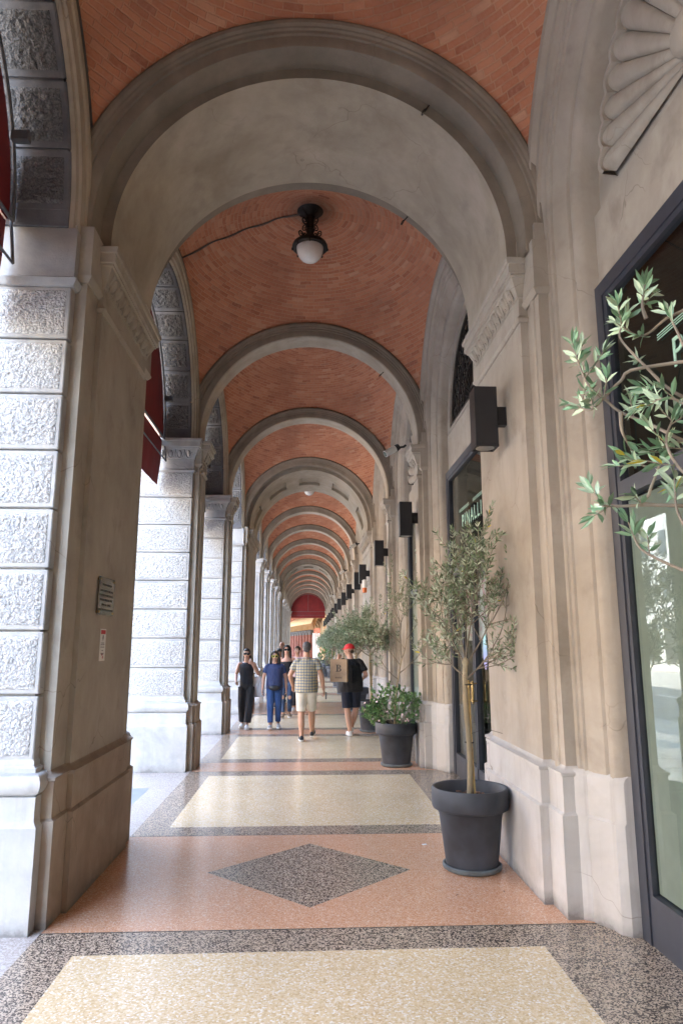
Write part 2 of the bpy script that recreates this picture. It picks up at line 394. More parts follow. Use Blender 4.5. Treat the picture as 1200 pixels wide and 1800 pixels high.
def rough_panel(m,origin,U,V,W,uw,vh,res,depth,seed,mi=0,margin=.022):
    """bush-hammered cushion: bumpy grid raised on a margin"""
    nu=max(2,int(uw/res)); nv=max(2,int(vh/res)); O=Vector(origin); U=Vector(U);V=Vector(V);W=Vector(W); rows=[]
    for j in range(nv+1):
        row=[]
        for i in range(nu+1):
            u=uw*i/nu; v=vh*j/nv; e=min(u,uw-u,v,vh-v)
            if e<=1e-6: h=-.006
            else:
                k=min(1,e/.03); p=Vector((u*11+seed*7.1,v*11,seed*3.7))
                h=k*(.006+depth*(noise.noise(p*3.0)*.35+noise.noise(p*7.0)*.6))
            row.append(tuple(O+U*u+V*v+W*h))
        rows.append(row)
    m.grid(rows,mi)
# ------------------------------------------------------------------ left piers
def pier_path(d,thick,ext=-1.80):
    a=.12; b=.385 if thick else .20
    return [(ext,a),(-1.635,a),(-1.635,b),(-1.60,b),(-1.60,d-b),(-1.635,d-b),(-1.635,d-a),(ext,d-a)]
def make_pier(d,kind,fine,smoothshaft=False):
    root=thing('stone_pier','x','pier',(0,0,0))
    thick=kind=='thick'
    XI,XO=-1.715,-2.62
    # rusticated shaft
    m=MB(); z0,z1=.975,4.225; n=8; h=(z1-z0)/n
    m.box(XO+.035,XI-.035,.065,d-.065,z0-.02,4.6)
    if not smoothshaft:
        for i in range(n):
            a=z0+i*h+.007; b=z0+(i+1)*h-.007
            m.box(XO,XI,.030,d-.030,a,b,0,bev=.007)
            e=.024; res=.009 if fine else .05
            rough_panel(m,(XO+e,.030-.002,a+e),(1,0,0),(0,0,1),(0,-1,0),XI-XO-2*e,b-a-2*e,res,.013,i+1,1)
            rough_panel(m,(XO-.002,d-.03-e,a+e),(0,-1,0),(0,0,1),(-1,0,0),d-.06-2*e,b-a-2*e,.05,.012,i+3,1)
    else:
        m.box(XO,XI,.03,d-.03,z0,4.225,0,bev=.02)
        for (u0,u1,v0,v1) in ((XO+.12,XO+.15,1.1,4.1),(XI-.15,XI-.12,1.1,4.1),(XO+.15,XI-.15,1.1,1.13),(XO+.15,XI-.15,4.07,4.1)):
            m.box(u0,u1,.012,.032,v0,v1)
    m.build('rusticated_shaft' if not smoothshaft else 'panelled_shaft',[MT['stone'],MT['rough']],root)
    # stone base
    m=MB(); path=[(XI,d-.03),(XO,d-.03),(XO,.03),(XI,.03)]; path=path[::-1]
    P=[(XI,d-.03),(XO,d-.03),(XO,.03),(XI,.03)]
    # outward should be right of travel: go near side from -x... travel XO->XI at y=.03 has right = -y
    P=[(XI,d-.03),(XO,d-.03),(XO,.03),(XI,.03)][::1]
    prof=[(0,.075),(.60,.075),(.625,.055),(.64,.05),(.775,.05),(.78,.035),(.79,.055),(.805,.07),(.835,.082),(.865,.082),(.895,.07),(.91,.055),(.915,.03),(.94,.03),(.945,.02),(.955,.01),(.975,.01),(.99,0)]
    path=[(XI,.03),(XI,d-.03),(XO,d-.03),(XO,.03)]
    m.plan(path,prof,closed=True); m.build('stone_base',MT['plinth_stone'],root)
    # stone cap
    m=MB()
    if thick:
        m.plan(path,[(4.215,0),(4.22,.02),(4.24,.035),(4.27,.045),(4.28,.03),(4.29,.02),(4.30,.02),(4.66,.02),(4.69,.0),(4.69,-.2)],closed=True)
    else:
        m.plan(path,IMPOST,closed=True)
        if not smoothshaft: egg_run(m,(XO,.03),(XI,.03),(0,-1))
    m.box(XO+.05,XI,.05,d-.05,4.2,4.72)
    m.build('stone_cap',MT['stone'],root)
    # plaster core towards the arcade
    pp=pier_path(d,thick)
    m=MB(); m.plan(pp,[(.88,0),(4.72,0),(4.72,-.3)]); m.build('plaster_shaft',MT['plaster'],root)
    m=MB(); m.plan(pp,PBASE); m.build('plaster_base',MT['plinth_dark'],root)
    m=MB()
    b=pp[2][1]; up=[(-1.70,b),(-1.60,b),(-1.60,d-b),(-1.70,d-b)]
    m.plan(up,IMPOST); egg_run(m,(-1.60,b+.02),(-1.60,d-b-.02),(1,0))
    for q in ([(-1.80,.12),(-1.635,.12),(-1.635,b-.001)],[(-1.635,d-b+.001),(-1.635,d-.12),(-1.80,d-.12)]): m.plan(q,IMPOST_P)
    m.build('impost',MT['plaster'],root)
    return root
GP='street side piers of the arcade'
n_thick=make_pier(2.12,'thick',True)
n_narrow=make_pier(NW,'narrow',True)
f_thick=make_pier(3.44,'thick',False)
f_smooth=make_pier(NW,'narrow',False,True)
e_thick=make_pier(1.3,'thick',False)
first={}
def pier_label(i):
    if i<NEARI: return 'grey stone pier just behind the viewpoint on the kerb side'
    k=i-NEARI
    return ['massive rusticated stone and plaster pier at far left, bearing the plaque and paper notice',
     'slim rusticated pier right after the plaque pier, half lit under the red awning',
     'slim rusticated pier third from the camera, just left of the woman in black',
     'wide rusticated pier with long brown inner face behind the woman in black'][k] if k<4 else ('%s street pier along the left colonnade, smooth pale shaft beyond the woman in black'%ORD[k])
for i,(y0,d,k) in enumerate(ALL):
    if k=='narrow':
        src=n_narrow if i-NEARI<4 else f_smooth
    else: src={2.12:n_thick,3.44:f_thick,1.3:e_thick}[d]
    if id(src) not in first:
        first[id(src)]=1; o=src; o.location=(0,y0,0)
    else: o=dup(src,(0,y0,0))
    o['label']=pier_label(i); o['group']=GP
# ------------------------------------------------------------------ right hand pilasters
def mirror_path(p): return [(-x,y) for x,y in p][::-1]
def make_pil(d,thick,ext):
    root=thing('wall_pilaster','x','pilaster',(0,0,0))
    a=.12; bb=.385 if thick else .20; pp=[(2.35,d-a),(1.66,d-a),(1.66,d-bb),(1.60,d-bb),(1.60,bb),(1.66,bb),(1.66,a),(2.35,a)]
    a=.12; 
    m=MB(); m.plan(pp,[(.88,0),(4.9,0),(4.9,-.3)]); m.build('shaft',MT['plaster'],root)
    m=MB(); m.plan(pp,PBASE); m.build('plinth',MT['plinth'],root)
    m=MB(); b=.385 if thick else .20
    m.plan([(1.70,d-b),(1.60,d-b),(1.60,b),(1.70,b)],IMPOST); egg_run(m,(1.60,d-b-.02),(1.60,b+.02),(-1,0))
    for q in ([(1.80,d-.12),(1.655,d-.12),(1.655,d-b+.001)],[(1.655,b-.001),(1.655,.12),(1.80,.12)]): m.plan(q,IMPOST_P)
    m.build('impost',MT['plaster'],root)
    return root
pils={}
for i,(y0,d,k) in enumerate(ALL):
    if d in pils: o=dup(pils[d],(0,y0,0))
    else: o=pils[d]=make_pil(d,k=='thick',0)
    o.location=(.05,y0,0)
    k2=i-NEARI
    o['label']=('plastered wall pilaster just behind the viewpoint beside the near olive') if k2<0 else [
      'wide beige plastered pilaster on the right wall behind the large potted olive',
      'slim beige pilaster behind the flowering shrub pot',
      'slim beige pilaster, third along the right wall, behind the third pot',
      'wide pilaster, fourth along the right wall, behind the man in the red cap'][k2] if k2<4 else '%s beige pilaster along the shop wall, half hidden by olive crowns'%ORD[k2]
    o['group']='pilasters of the shop wall'
# ------------------------------------------------------------------ arches
def arch_rows(prof,N,f,stilt=True):
    """prof [(R,t)] ; f(side_offset, t, z)"""
    th=[i*PI/N for i in range(N+1)]
    rows=[]
    if stilt: rows.append([f(r,t,ZS+.0) for r,t in prof])
    for a in th: rows.append([f(r*cos(a),t,ZC+r*sin(a)) for r,t in prof])
    if stilt: rows.append([f(-r,t,ZS+.0) for r,t in prof])
    return rows
def make_transverse(d,kind,panels=False,N=72):
    root=thing('transverse_arch','x','arch',(0,0,0))
    F=[(1.90,.20),(1.875,.13),(1.86,.105),(1.84,.095),(1.815,.10),(1.80,.118),(1.785,.12),(1.775,.135),(1.75,.137),(1.745,.155),(1.67,.158)]
    if kind=='thick':
        s=.39
        pr=F+[(1.655,.165),(1.655,s)]; Bk=[(r,d-t) for r,t in F][::-1]
        ring1=pr; 
        m=MB(); m.grid(arch_rows(pr+[(1.57,s+.004)],N,lambda x,t,z:(x,t,z))); m.build('archivolt',MT['ring'],root); m=MB()
        m.grid(arch_rows([(1.57,d-s-.004),(1.655,d-s),(1.655,d-.165)]+Bk,N,lambda x,t,z:(x,t,z)))
        m.build('archivolt',MT['ring'],root)
        m=MB()
        if not panels: m.grid(arch_rows([(1.57,s+.004),(1.57,s+.5),(1.57,d-s-.5),(1.57,d-s-.004)],N,lambda x,t,z:(x,t,z)))
        else:
            m.grid(arch_rows([(1.57,s+.004),(1.57,d/2-.42)],N,lambda x,t,z:(x,t,z))); m.grid(arch_rows([(1.57,d/2+.42),(1.57,d-s-.004)],N,lambda x,t,z:(x,t,z)))
            # coffered strip
            th=[0]; pa=[]
            c0=[PI*(k+.5)/5 for k in range(5)]
            steps=[]
            prev=0
            for c in c0:
                a,b=c-.19,c+.19
                steps+= [(prev,a,1.57),(a,b,1.64)]; prev=b
            steps.append((prev,PI,1.57))
            for (a,b,r) in steps:
                rows=[]; n=8
                for i in range(n+1):
                    t=lerp(a,b,i/n); rows.append([(r*cos(t),y,ZC+r*sin(t)) for y in (d/2-.42,d/2+.42)])
                m.grid(rows)
                if r>1.6:
                    for t in (a,b): m.add([(q*cos(t),y,ZC+q*sin(t)) for q,y in ((1.57,d/2-.42),(1.64,d/2-.42),(1.64,d/2+.42),(1.57,d/2+.42))],[(0,1,2,3)])
                    for y in (d/2-.42,d/2+.42):
                        rows=[[(q*cos(t),y,ZC+q*sin(t)) for q in (1.57,1.64)] for t in [lerp(a,b,i/n) for i in range(n+1)]]; m.grid(rows)
                    rr=[]
                    for i in range(n+1):
                        t=lerp(a+.05,b-.05,i/n); rr.append((1.632*cos(t),d/2-.35,ZC+1.632*sin(t)))
                    for i in range(n+1):
                        t=lerp(b-.05,a+.05,i/n); rr.append((1.632*cos(t),d/2+.35,ZC+1.632*sin(t)))
                    m.tube(rr+[rr[0]],.012,5,cap=False)
        m.build('soffit',MT['plaster_vault'],root)
    else:
        Bk=[(r,d-t) for r,t in F][::-1]
        m=MB(); m.grid(arch_rows(F+[(1.66,.165)],N,lambda x,t,z:(x,t,z))); m.build('archivolt',MT['ring'],root); m=MB(); m.grid(arch_rows([(1.66,d-.165)]+Bk,N,lambda x,t,z:(x,t,z)))
        m.build('archivolt',MT['ring'],root)
        m=MB(); m.grid(arch_rows([(1.66,.165),(1.645,.175),(1.645,d-.175),(1.66,d-.165)],N,lambda x,t,z:(x,t,z))); m.build('soffit',MT['plaster_vault'],root)
    return root
TR={}
for i,(y0,d,k) in enumerate(ALL):
    key=d
    if key in TR: o=dup(TR[key],(0,y0,0))
    else: o=TR[key]=make_transverse(d,k,panels=d>3); o.location=(0,y0,0)
    k2=i-NEARI
    o['label']=('plaster cross arch directly above and behind the viewpoint') if k2<0 else [
       'broad plain plaster arch spanning the passage overhead, the nearest and largest in view',
       'slim moulded plaster arch just beyond the hanging lamp',
       'slim moulded plaster arch, third from the camera',
       'broad plaster arch with sunken panels, fourth from the camera'][k2] if k2<4 else '%s plaster arch counting from the camera, deep in the receding row'%ORD[k2]
    o['group']='plaster arches across the arcade'
# ------------------------------------------------------------------ brick vaults
RV=2.62
def make_vault(Lb):
    h=Lb/2+.14; k=math.sqrt(RV**2-1.85**2)/h; m=MB(); rows=[]; nx,ny=56,50
    for j in range(ny+1):
        y=-h-.05+(2*h+.1)*j/ny; row=[]
        for i in range(nx+1):
            x=-1.88+3.76*i/nx; q=RV**2-x*x-(y*k)**2
            row.append((x,y,math.sqrt(max(q,0.02))))
        rows.append(row)
    m.grid(rows,flip=True); o=m.build('brick_vault',MT['brick'],recalc=False,smooth=80); return o
VA={}
for i,(a,b) in enumerate(BAYS):
    Lb=round(b-a,3); c=(a+b)/2
    if Lb in VA: o=dup(VA[Lb],(0,c,ZC))
    else: o=VA[Lb]=make_vault(Lb); o.location=(0,c,ZC)
    k2=i-NEARI
    tag(o,('red brick vault behind the viewpoint' if i<NEARI else None) or (
      ['orange red brick vault at the very top, in front of the broad plaster arch',
       'domed brick vault carrying the hanging iron lamp',
       'domed brick vault between the second and third plaster arches',
       'domed brick vault just before the panelled arch'][k2] if k2<4 else '%s brick vault counting from the camera, a thin orange crescent between arches'%ORD[k2]),'vault','brick vaults of the arcade')
# ------------------------------------------------------------------ street side arches
def make_street_arch(Lb,fine):
    h=Lb/2; root=thing('street_arch','x','arch',(0,0,0)); XI,XO=-1.765,-2.62
    m=MB(); n=11; r0=h-.005; r1=h+.26
    for i in range(n):
        a=PI*i/n; b=PI*(i+1)/n; g=.006
        N=6; rows=[]
        ext=[]
        for (r,x) in ((r1,XO),(r0+.012,XO),(r0,XO+.012),(r0,XI-.012),(r0+.012,XI),(r1,XI)):
            ext.append([(x,r*cos(lerp(a+g,b-g,k/N)),ZC+r*sin(lerp(a+g,b-g,k/N))) for k in range(N+1)])
        m.grid(ext)
        # joint face
        for t in (a+g,b-g):
            m.add([(XO,r1*cos(t),ZC+r1*sin(t)),(XO,r0*cos(t),ZC+r0*sin(t)),(XI,r0*cos(t),ZC+r0*sin(t)),(XI,r1*cos(t),ZC+r1*sin(t))],[(0,1,2,3)])
        # rough cushion on the intrados
        e=.04; nu=70 if fine else 14; nv=36 if fine else 8; rows=[]
        for j in range(nv+1):
            v=j/nv; t=lerp(a+g+e/r0,b-g-e/r0,v); row=[]
            for q in range(nu+1):
                u=q/nu; x=lerp(XO+e,XI-e,u); ed=min(u,1-u)*(XI-XO-2*e); ed2=min(v,1-v)*(b-a)*r0
                ed=min(ed,ed2)
                if ed<=1e-6: hh=-.004
                else:
                    p=Vector((x*11,t*r0*11,i*5.3)); hh=min(1,ed/.03)*(.012+.013*(noise.noise(p*2.4)*.8+noise.noise(p*5.2)*.8))
                rr=r0-hh; row.append((x,rr*cos(t),ZC+rr*sin(t)))
            rows.append(row)
        m.grid(rows,1)
    m.box(XO,XI,-h-.26,-h,ZS,ZC+.01); m.box(XO,XI,h,h+.26,ZS,ZC+.01)
    # backing behind joints
    m.grid([[(x,(r0+.02)*cos(PI*k/40),ZC+(r0+.02)*sin(PI*k/40)) for x in (XO+.02,XI-.02)] for k in range(41)])
    m.build('voussoirs',[MT['stone_soot'],MT['rough_soot_shade']],root)
    m=MB(); pr=[(h+.02,-1.77),(h+.025,-1.735),(h+.06,-1.725),(h+.065,-1.705),(h+.15,-1.70),(h+.155,-1.685),(h+.19,-1.675),(h+.22,-1.68),(h+.235,-1.70),(h+.27,-1.71),(h+.34,-1.90)]
    m.grid(arch_rows(pr,60,lambda x,t,z:(t,x,z))); m.build('archivolt',MT['plaster_vault'],root)
    m=MB(); w=Lb/2+.75
    pts=[(-w,8.2),(-w,ZS)]+[((h+.25)*cos(PI-PI*k/30),ZC+(h+.25)*sin(PI-PI*k/30)) for k in range(31)]+[(w,ZS),(w,8.2)]
    rows=[[(-2.60,p[0],p[1]) for p in pts[1:-1]],[(-2.60,lerp(-w,w,i/(len(pts)-3)),8.2) for i in range(len(pts)-2)]]
    m.grid(rows); m.build('spandrel',MT['facade'],root)
    return root
SA={}
for i,(a,b) in enumerate(BAYS):
    Lb=round(b-a,3); c=(a+b)/2; k2=i-NEARI
    key=(Lb,)
    if key in SA: o=dup(SA[key],(0,c,0))
    else: o=SA[key]=make_street_arch(Lb,True); o.location=(0,c,0)
    o['label']=('rusticated street arch behind the viewpoint') if k2<0 else [
      'dark rusticated stone arch at upper left edge, rising from the pier with the plaque',
      'dark rusticated stone arch seen beyond the broad plaster arch on the left',
      'rusticated stone arch over the third opening on the street side',
      'rusticated stone arch over the fourth opening on the street side'][k2] if k2<4 else '%s street side stone arch, a thin dark curve far down the left row'%ORD[k2]
    o['group']='stone arches along the street'
# upper floors of the arcade building: keep daylight out of the vault backs; plus an added block behind
m=MB(); YB0=BAYS[0][0]; 
m.box(-2.62,9.0,-60,YEND,8.2,15.5); m.box(-2.6,9.0,-60,YB0-.05,-.1,8.19)  # second box is an unseen mass added to cut light from behind
for k in range(16):
    yy=YB0+2+k*4.3
    m.box(-2.66,-2.60,yy,yy+1.3,10,12.4)
up=m.build('upper_storeys_and_back_block',MT['facade']); tag(up,'ochre upper storeys above the arcade, with an unseen block added behind to cut light','building')
m=MB()
for (y0,d,k) in ALL: m.box(-2.58,-2.2,y0-.1,y0+d+.1,4.72,8.21)
m.box(2.95,9.0,YB0,YEND,-.1,8.19)
for yy in (YB0-.02,YEND-.12):
    pts=[(-2.5,ZC)]+[(1.85*cos(PI-PI*k/30),ZC+1.85*sin(PI-PI*k/30)) for k in range(31)]+[(2.9,ZC)]
    top=[(lerp(-2.5,2.9,i/(len(pts)-1)),8.2) for i in range(len(pts))]
    m.grid([[(p[0],yy,p[1]) for p in pts],[(p[0],yy,p[1]) for p in top]]); 
b=m.build('building_core',MT['facade']); tag(b,'plastered body of the arcade building behind the shop wall','building')
# ------------------------------------------------------------------ shop wall on the right
def text_mesh(s,size,mat,name,parent,loc,rot,ext=.003,align='CENTER',shear=0,sp=1,sx=1):
    cu=bpy.data.curves.new(name,'FONT'); cu.body=s; cu.size=size; cu.extrude=ext; cu.align_x=align; cu.align_y='CENTER'; cu.space_character=sp; cu.shear=shear
    t=bpy.data.objects.new('tmp',cu); COL.objects.link(t)
    dg=bpy.context.evaluated_depsgraph_get(); me=bpy.data.meshes.new_from_object(t.evaluated_get(dg)); bpy.data.objects.remove(t)
    me.materials.clear(); me.materials.append(mat); me.name=name
    o=bpy.data.objects.new(name,me); COL.objects.link(o); o.parent=parent; o.location=loc; o.rotation_euler=rot; o.scale=(sx,1,1); return o
def make_front(Lb,deco,door,near=False):
    h=Lb/2; root=thing('shop_front','x','shop front',(0,0,0))
    q=h-1.61
    pr=[(1.90,1.95),(1.90,1.71),(1.885,1.695),(1.85,1.69),(1.82,1.70),(1.805,1.735),(1.80,1.745),(1.755,1.75),(1.75,1.775),(1.725,1.79),(1.69,1.79),(1.685,1.805),(1.655,1.812),(1.65,1.83),(1.60,1.842),(1.515,1.89),(1.505,1.915),(1.495,1.912),(1.475,1.898),(1.445,1.90),(1.425,1.915),(1.41,1.94),(1.40,1.96),(1.395,2.14)]
    pr=[(r+q,x) for r,x in pr]
    rows=[[(x,r,.88) for r,x in pr]]+arch_rows(pr,64,lambda a,t,z:(t,a,z))+[[(x,-r,.88) for r,x in pr]]
    m=MB(); m.grid(rows); m.build('arch_order',MT['plaster'],root)
    pj=[(1.80,1.70),(1.72,1.71),(1.66,1.755),(1.63,1.80),(1.61,1.80),(1.50,1.865),(1.47,1.87),(1.42,1.885),(1.385,1.93),(1.38,2.07)]; pj=[(r+q,x) for r,x in pj]
    for s in (1,-1):
        m=MB(); rws=[]
        for z,o in ((0,.0),(.615,.0),(.63,.014),(.86,.014),(.885,.030),(.90,.06)):
            rws.append([(x+o*.8,s*(r+o*.25 if x<1.9 else r+o*.1),z) for r,x in pj])
        m.grid(rws); m.build('jamb_plinth',MT['plinth'],root)
    w=1.40+q
    m=MB(); m.box(2.035,2.13,-w,w,4.15,4.73)
    if deco=='shell':
        pts=[(-w,4.70),(w,4.70)]+[(w*cos(PI*k/40),ZC+w*sin(PI*k/40)) for k in range(41)]
        m.prism([(a,b) for a,b in pts[0:1]+pts[1:]],2.085,2.12,'x')
        m.build('lintel_wall',MT['plaster'],root)
        m=MB(); lob=19; N=lob*10; rows=[]; zc=4.84
        for j in range(15):
            r=lerp(.16,1.10,j/14); row=[]
            for i in range(N+1):
                t=PI*i/N; s=abs(sin(t*lob))
                re=r*(1-.05*(1-s)*(j/14)); lift=.018+.065*(j/14)**.8*(s**.42)+.02*(j/14)
                row.append((2.085-lift,re*cos(t),zc+re*sin(t)))
            rows.append(row)
        last=rows[-1]; rows.append([(2.085-.12,p[1]*1.0,zc+(p[2]-zc)*1.0) for p in last]); rows.append([(2.085-.12,p[1]*1.035,zc+(p[2]-zc)*1.035) for p in last]); rows.append([(2.10,p[1]*1.045,zc+(p[2]-zc)*1.045) for p in last])
        m.grid(rows); m.ell((2.0,0,4.90),(.10,.17,.12),12,8); m.build('scallop_shell',MT['plaster'],root)
    else:
        rr=1.24
        inner=[(rr*cos(PI*k/40),ZC+rr*sin(PI*k/40)) for k in range(41)]; outer=[(w*cos(PI*k/40),ZC+w*sin(PI*k/40)) for k in range(41)]
        m.grid([[(2.04,a,b) for a,b in inner],[(2.04,a,b) for a,b in outer]]); m.grid([[(2.04,a,b) for a,b in inner],[(2.30,a,b) for a,b in inner]])
        m.box(2.04,2.12,-w,w,4.751,4.80)
        m.build('lintel_wall',MT['plaster'],root)
        m=MB(); zc=4.83
        for k in range(17):
            t=PI*k/16; m.tube([(2.10,.16*cos(t),zc+.16*sin(t)),(2.10,1.2*cos(t),zc+1.2*sin(t))],.011,5)
        for r in (.16,.50,.82,1.2): m.tube([(2.09,r*cos(PI*k/36),zc+r*sin(PI*k/36)) for k in range(37)],.014 if r<1 else .025,5)
        for k in range(16):
            t=PI*(k+.5)/16
            for r,s in ((.66,.07),(1.02,.085)):
                m.tube([(2.085,r*cos(t)+s*cos(2*PI*j/10),zc+r*sin(t)+s*sin(2*PI*j/10)) for j in range(11)],.009,4,cap=False)
        m.box(2.05,2.11,-1.22,1.22,4.80,4.85)
        # fine wire netting
        for k in range(-28,29):
            u=k*.085
            for sg in (1,-1):
                a=[]; 
                for s in (-1.2,1.2):
                    a.append((u+s*.5*sg,s))
                # clip to half disc
                pts=[]
                for st in range(25):
                    f=st/24; yy=lerp(u-1.2*sg,u+1.2*sg,f); zz=lerp(0,2.4,f)
                    if yy*yy+zz*zz<1.19**2: pts.append((2.125,yy,zc+zz))
                if len(pts)>1: m.tube([pts[0],pts[-1]],.0035,3,cap=False)
        m.build('iron_grille',MT['iron'],root)
        m=MB(); m.prism([(a,b) for a,b in inner],2.26,2.30,'x'); m.build('dark_pane',MT['dark_room'],root)
    # window
    W=1.375+q; f=MB()
    f.box(1.985,2.06,-W,-W+.10,0.0,4.15); f.box(1.985,2.06,W-.10,W,0,4.15); f.box(1.985,2.06,-W+.10,W-.10,4.05,4.15)
    f.box(1.995,2.055,-W+.10,-W+.145,.0,4.05); f.box(1.995,2.055,W-.145,W-.10,0,4.05); f.box(1.995,2.055,-W+.145,W-.145,4.01,4.05)
    f.box(1.975,2.05,-W+.145,W-.145,2.62,2.72); f.box(1.99,2.06,-W+.145,W-.145,0.004,.28)
    if door:
        f.box(1.985,2.055,-.06,.06,.28,2.60); f.box(2.0,2.05,.62,.70,.28,2.60); f.box(2.0,2.05,-.70,-.62,.28,2.60)
        f.box(1.98,1.99,-.004,.004,.05,2.6)
    fr=f.build('window_frame',MT['frame'],root)
    g=MB()
    for z0,z1 in ((.25,2.62),(2.70,4.03)): g.add([(2.024,W-.1,z0),(2.024,-W+.1,z0),(2.024,-W+.1,z1),(2.024,W-.1,z1)],[(0,1,2,3)])
    go=g.build('window_pane',MT['glass'],fr,recalc=False)
    if door:
        hd=MB()
        for yy in (.10,-.10):
            hd.tube([(1.93,yy,1.02),(1.93,yy,1.05),(1.93,yy,1.25),(1.93,yy,1.28)],[.008,.017,.017,.008],8)
            for zz in (1.05,1.25): hd.tube([(1.93,yy,zz),(1.99,yy*.6,zz)],.008,6); hd.ell((1.93,yy,zz),(.022,.022,.022),8,6)
            for zz in (1.11,1.15,1.19): hd.ell((1.93,yy,zz),(.021,.021,.010),8,4)
        hd.build('door_handle',MT['brass'],root)
        stk=MB(); stk.prism([(-.42+.085*cos(2*PI*k/24),1.62+.20*sin(2*PI*k/24)) for k in range(24)],2.012,2.016,'x'); so=stk.build('oval_sticker',MT['sticker'],root)
        pm=MB(); pm.box(2.04,2.043,-.58,.58,1.75,2.45); pm.build('poster',MT['poster'],root)
    if deco is not None:
        bl=MB(); bl.box(2.035,2.04,-W+.15,W-.15,.29,2.60)
        if not door: bl.build('window_film',MT['blind'],root)
    rm=MB(); rm.box(2.10,2.93,-W-.1,W+.1,-.02,4.6); rm.build('shop_interior',MT['dark_room'],root)
    return root
t=NT('sticker'); o=t.coord('Object'); z=t.sep(o)[2]; t.col(t.ramp(t.math('SUBTRACT',z,1.4),[(.0,(.45,.35,.75)),(.2,(.30,.45,.80)),(.4,(.35,.75,.80))])); t.set(Roughness=.4); MT['sticker']=t.m
t=NT('poster'); o=t.coord('Object'); n=t.noise(o,5,3); t.col(t.ramp(n,[(.3,(.75,.75,.76)),(.48,(.68,.66,.68)),(.56,(.72,.30,.38)),(.7,(.78,.62,.66))])); t.set(Roughness=.4); MT['poster']=t.m
FR={}
for i,(a,b) in enumerate(BAYS):
    Lb=round(b-a,3); c=(a+b)/2; k2=i-NEARI
    deco='shell' if k2%2==0 else 'grille'; door=(k2%2==1)
    key=(Lb,deco,door)
    if key in FR: o=dup(FR[key],(0,c,0))
    else: o=FR[key]=make_front(Lb,deco,door); o.location=(0,c,0)
    o['label']=('shop window bay behind the viewpoint') if k2<0 else [
      'large shop window under a scallop shell arch at right edge, behind near olive leaves',
      'shop entrance under an iron fan grille, brass handles, behind the large potted olive',
      'shop window bay under a scallop shell, third along the right wall',
      'shop entrance bay with dark fan grille, fourth along the right wall'][k2] if k2<4 else '%s shop bay along the right wall, seen edge on behind the olive row'%ORD[k2]
    o['group']='shop fronts of the right wall'
    if 0<=k2<=2:
        tl=text_mesh('PINALLI',.245,MT['letter'],'lettering',o,(2.012,0,3.28),(PI/2,0,-PI/2),sx=.95,sp=1.35)
        l=MB()
        for z in (3.435,3.45,3.465): l.box(2.010,2.013,.10,.66,z,z+.005); l.box(2.010,2.013,-.66,-.10,z,z+.005)
        l.build('lettering_lines',MT['letter'],o)
# ------------------------------------------------------------------ wall lamps
def sconce():
    r=thing('wall_lamp','x','wall lamp',(0,0,0)); m=MB(); w=.095; t=.012; z0,z1=-.26,.26
    m.box(-w,w,-.09,.09,z0+.02,z1,bev=.004)
    for q in ((-w,w,-.09,-.09+t),(-w,w,.09-t,.09),(-w,-w+t,-.09+t,.09-t),(w-t,w,-.09+t,.09-t)): m.box(q[0],q[1],q[2],q[3],z0-.0,z0+.02)
    m.build('housing',MT['black'],r)
    m=MB(); m.box(w,w+.10,-.035,.035,-.06,.10); m.build('bracket',MT['black'],r)
    m=MB(); m.lathe([(0,.017),(.03,.015),(.06,.010),(.078,.001)],18,(0,0,z0+.003)); m.build('reflector',MT['steel'],r)
    return r
S0=sconce(); spots=[(1.465,5.50)]
for i,(y0,d,k) in enumerate(ALL):
    if i<=NEARI: continue
    if d>3: spots+= [(1.46,y0+.75),(1.46,y0+d-.62)]
    else: spots.append((1.46,y0+d/2-.05))
nm=['nearest big black box wall lamp, high on the wide pilaster above the potted olive','second black box wall lamp, right above the flowering shrub and thin olive twigs','third black box wall lamp, over the third pot','fourth black box wall lamp, on the wide pilaster','fifth black box wall lamp, on the wide pilaster just after the fourth']
for i,(x,y) in enumerate(spots):
    o=S0 if i==0 else dup(S0,(0,0,0)); o.location=(x,y,3.57)
    if i: o.children[0].name
    o['label']=nm[i] if i<5 else '%s black box wall lamp in the receding row'%ORD[i]; o['group']='black box lamps on the shop wall'
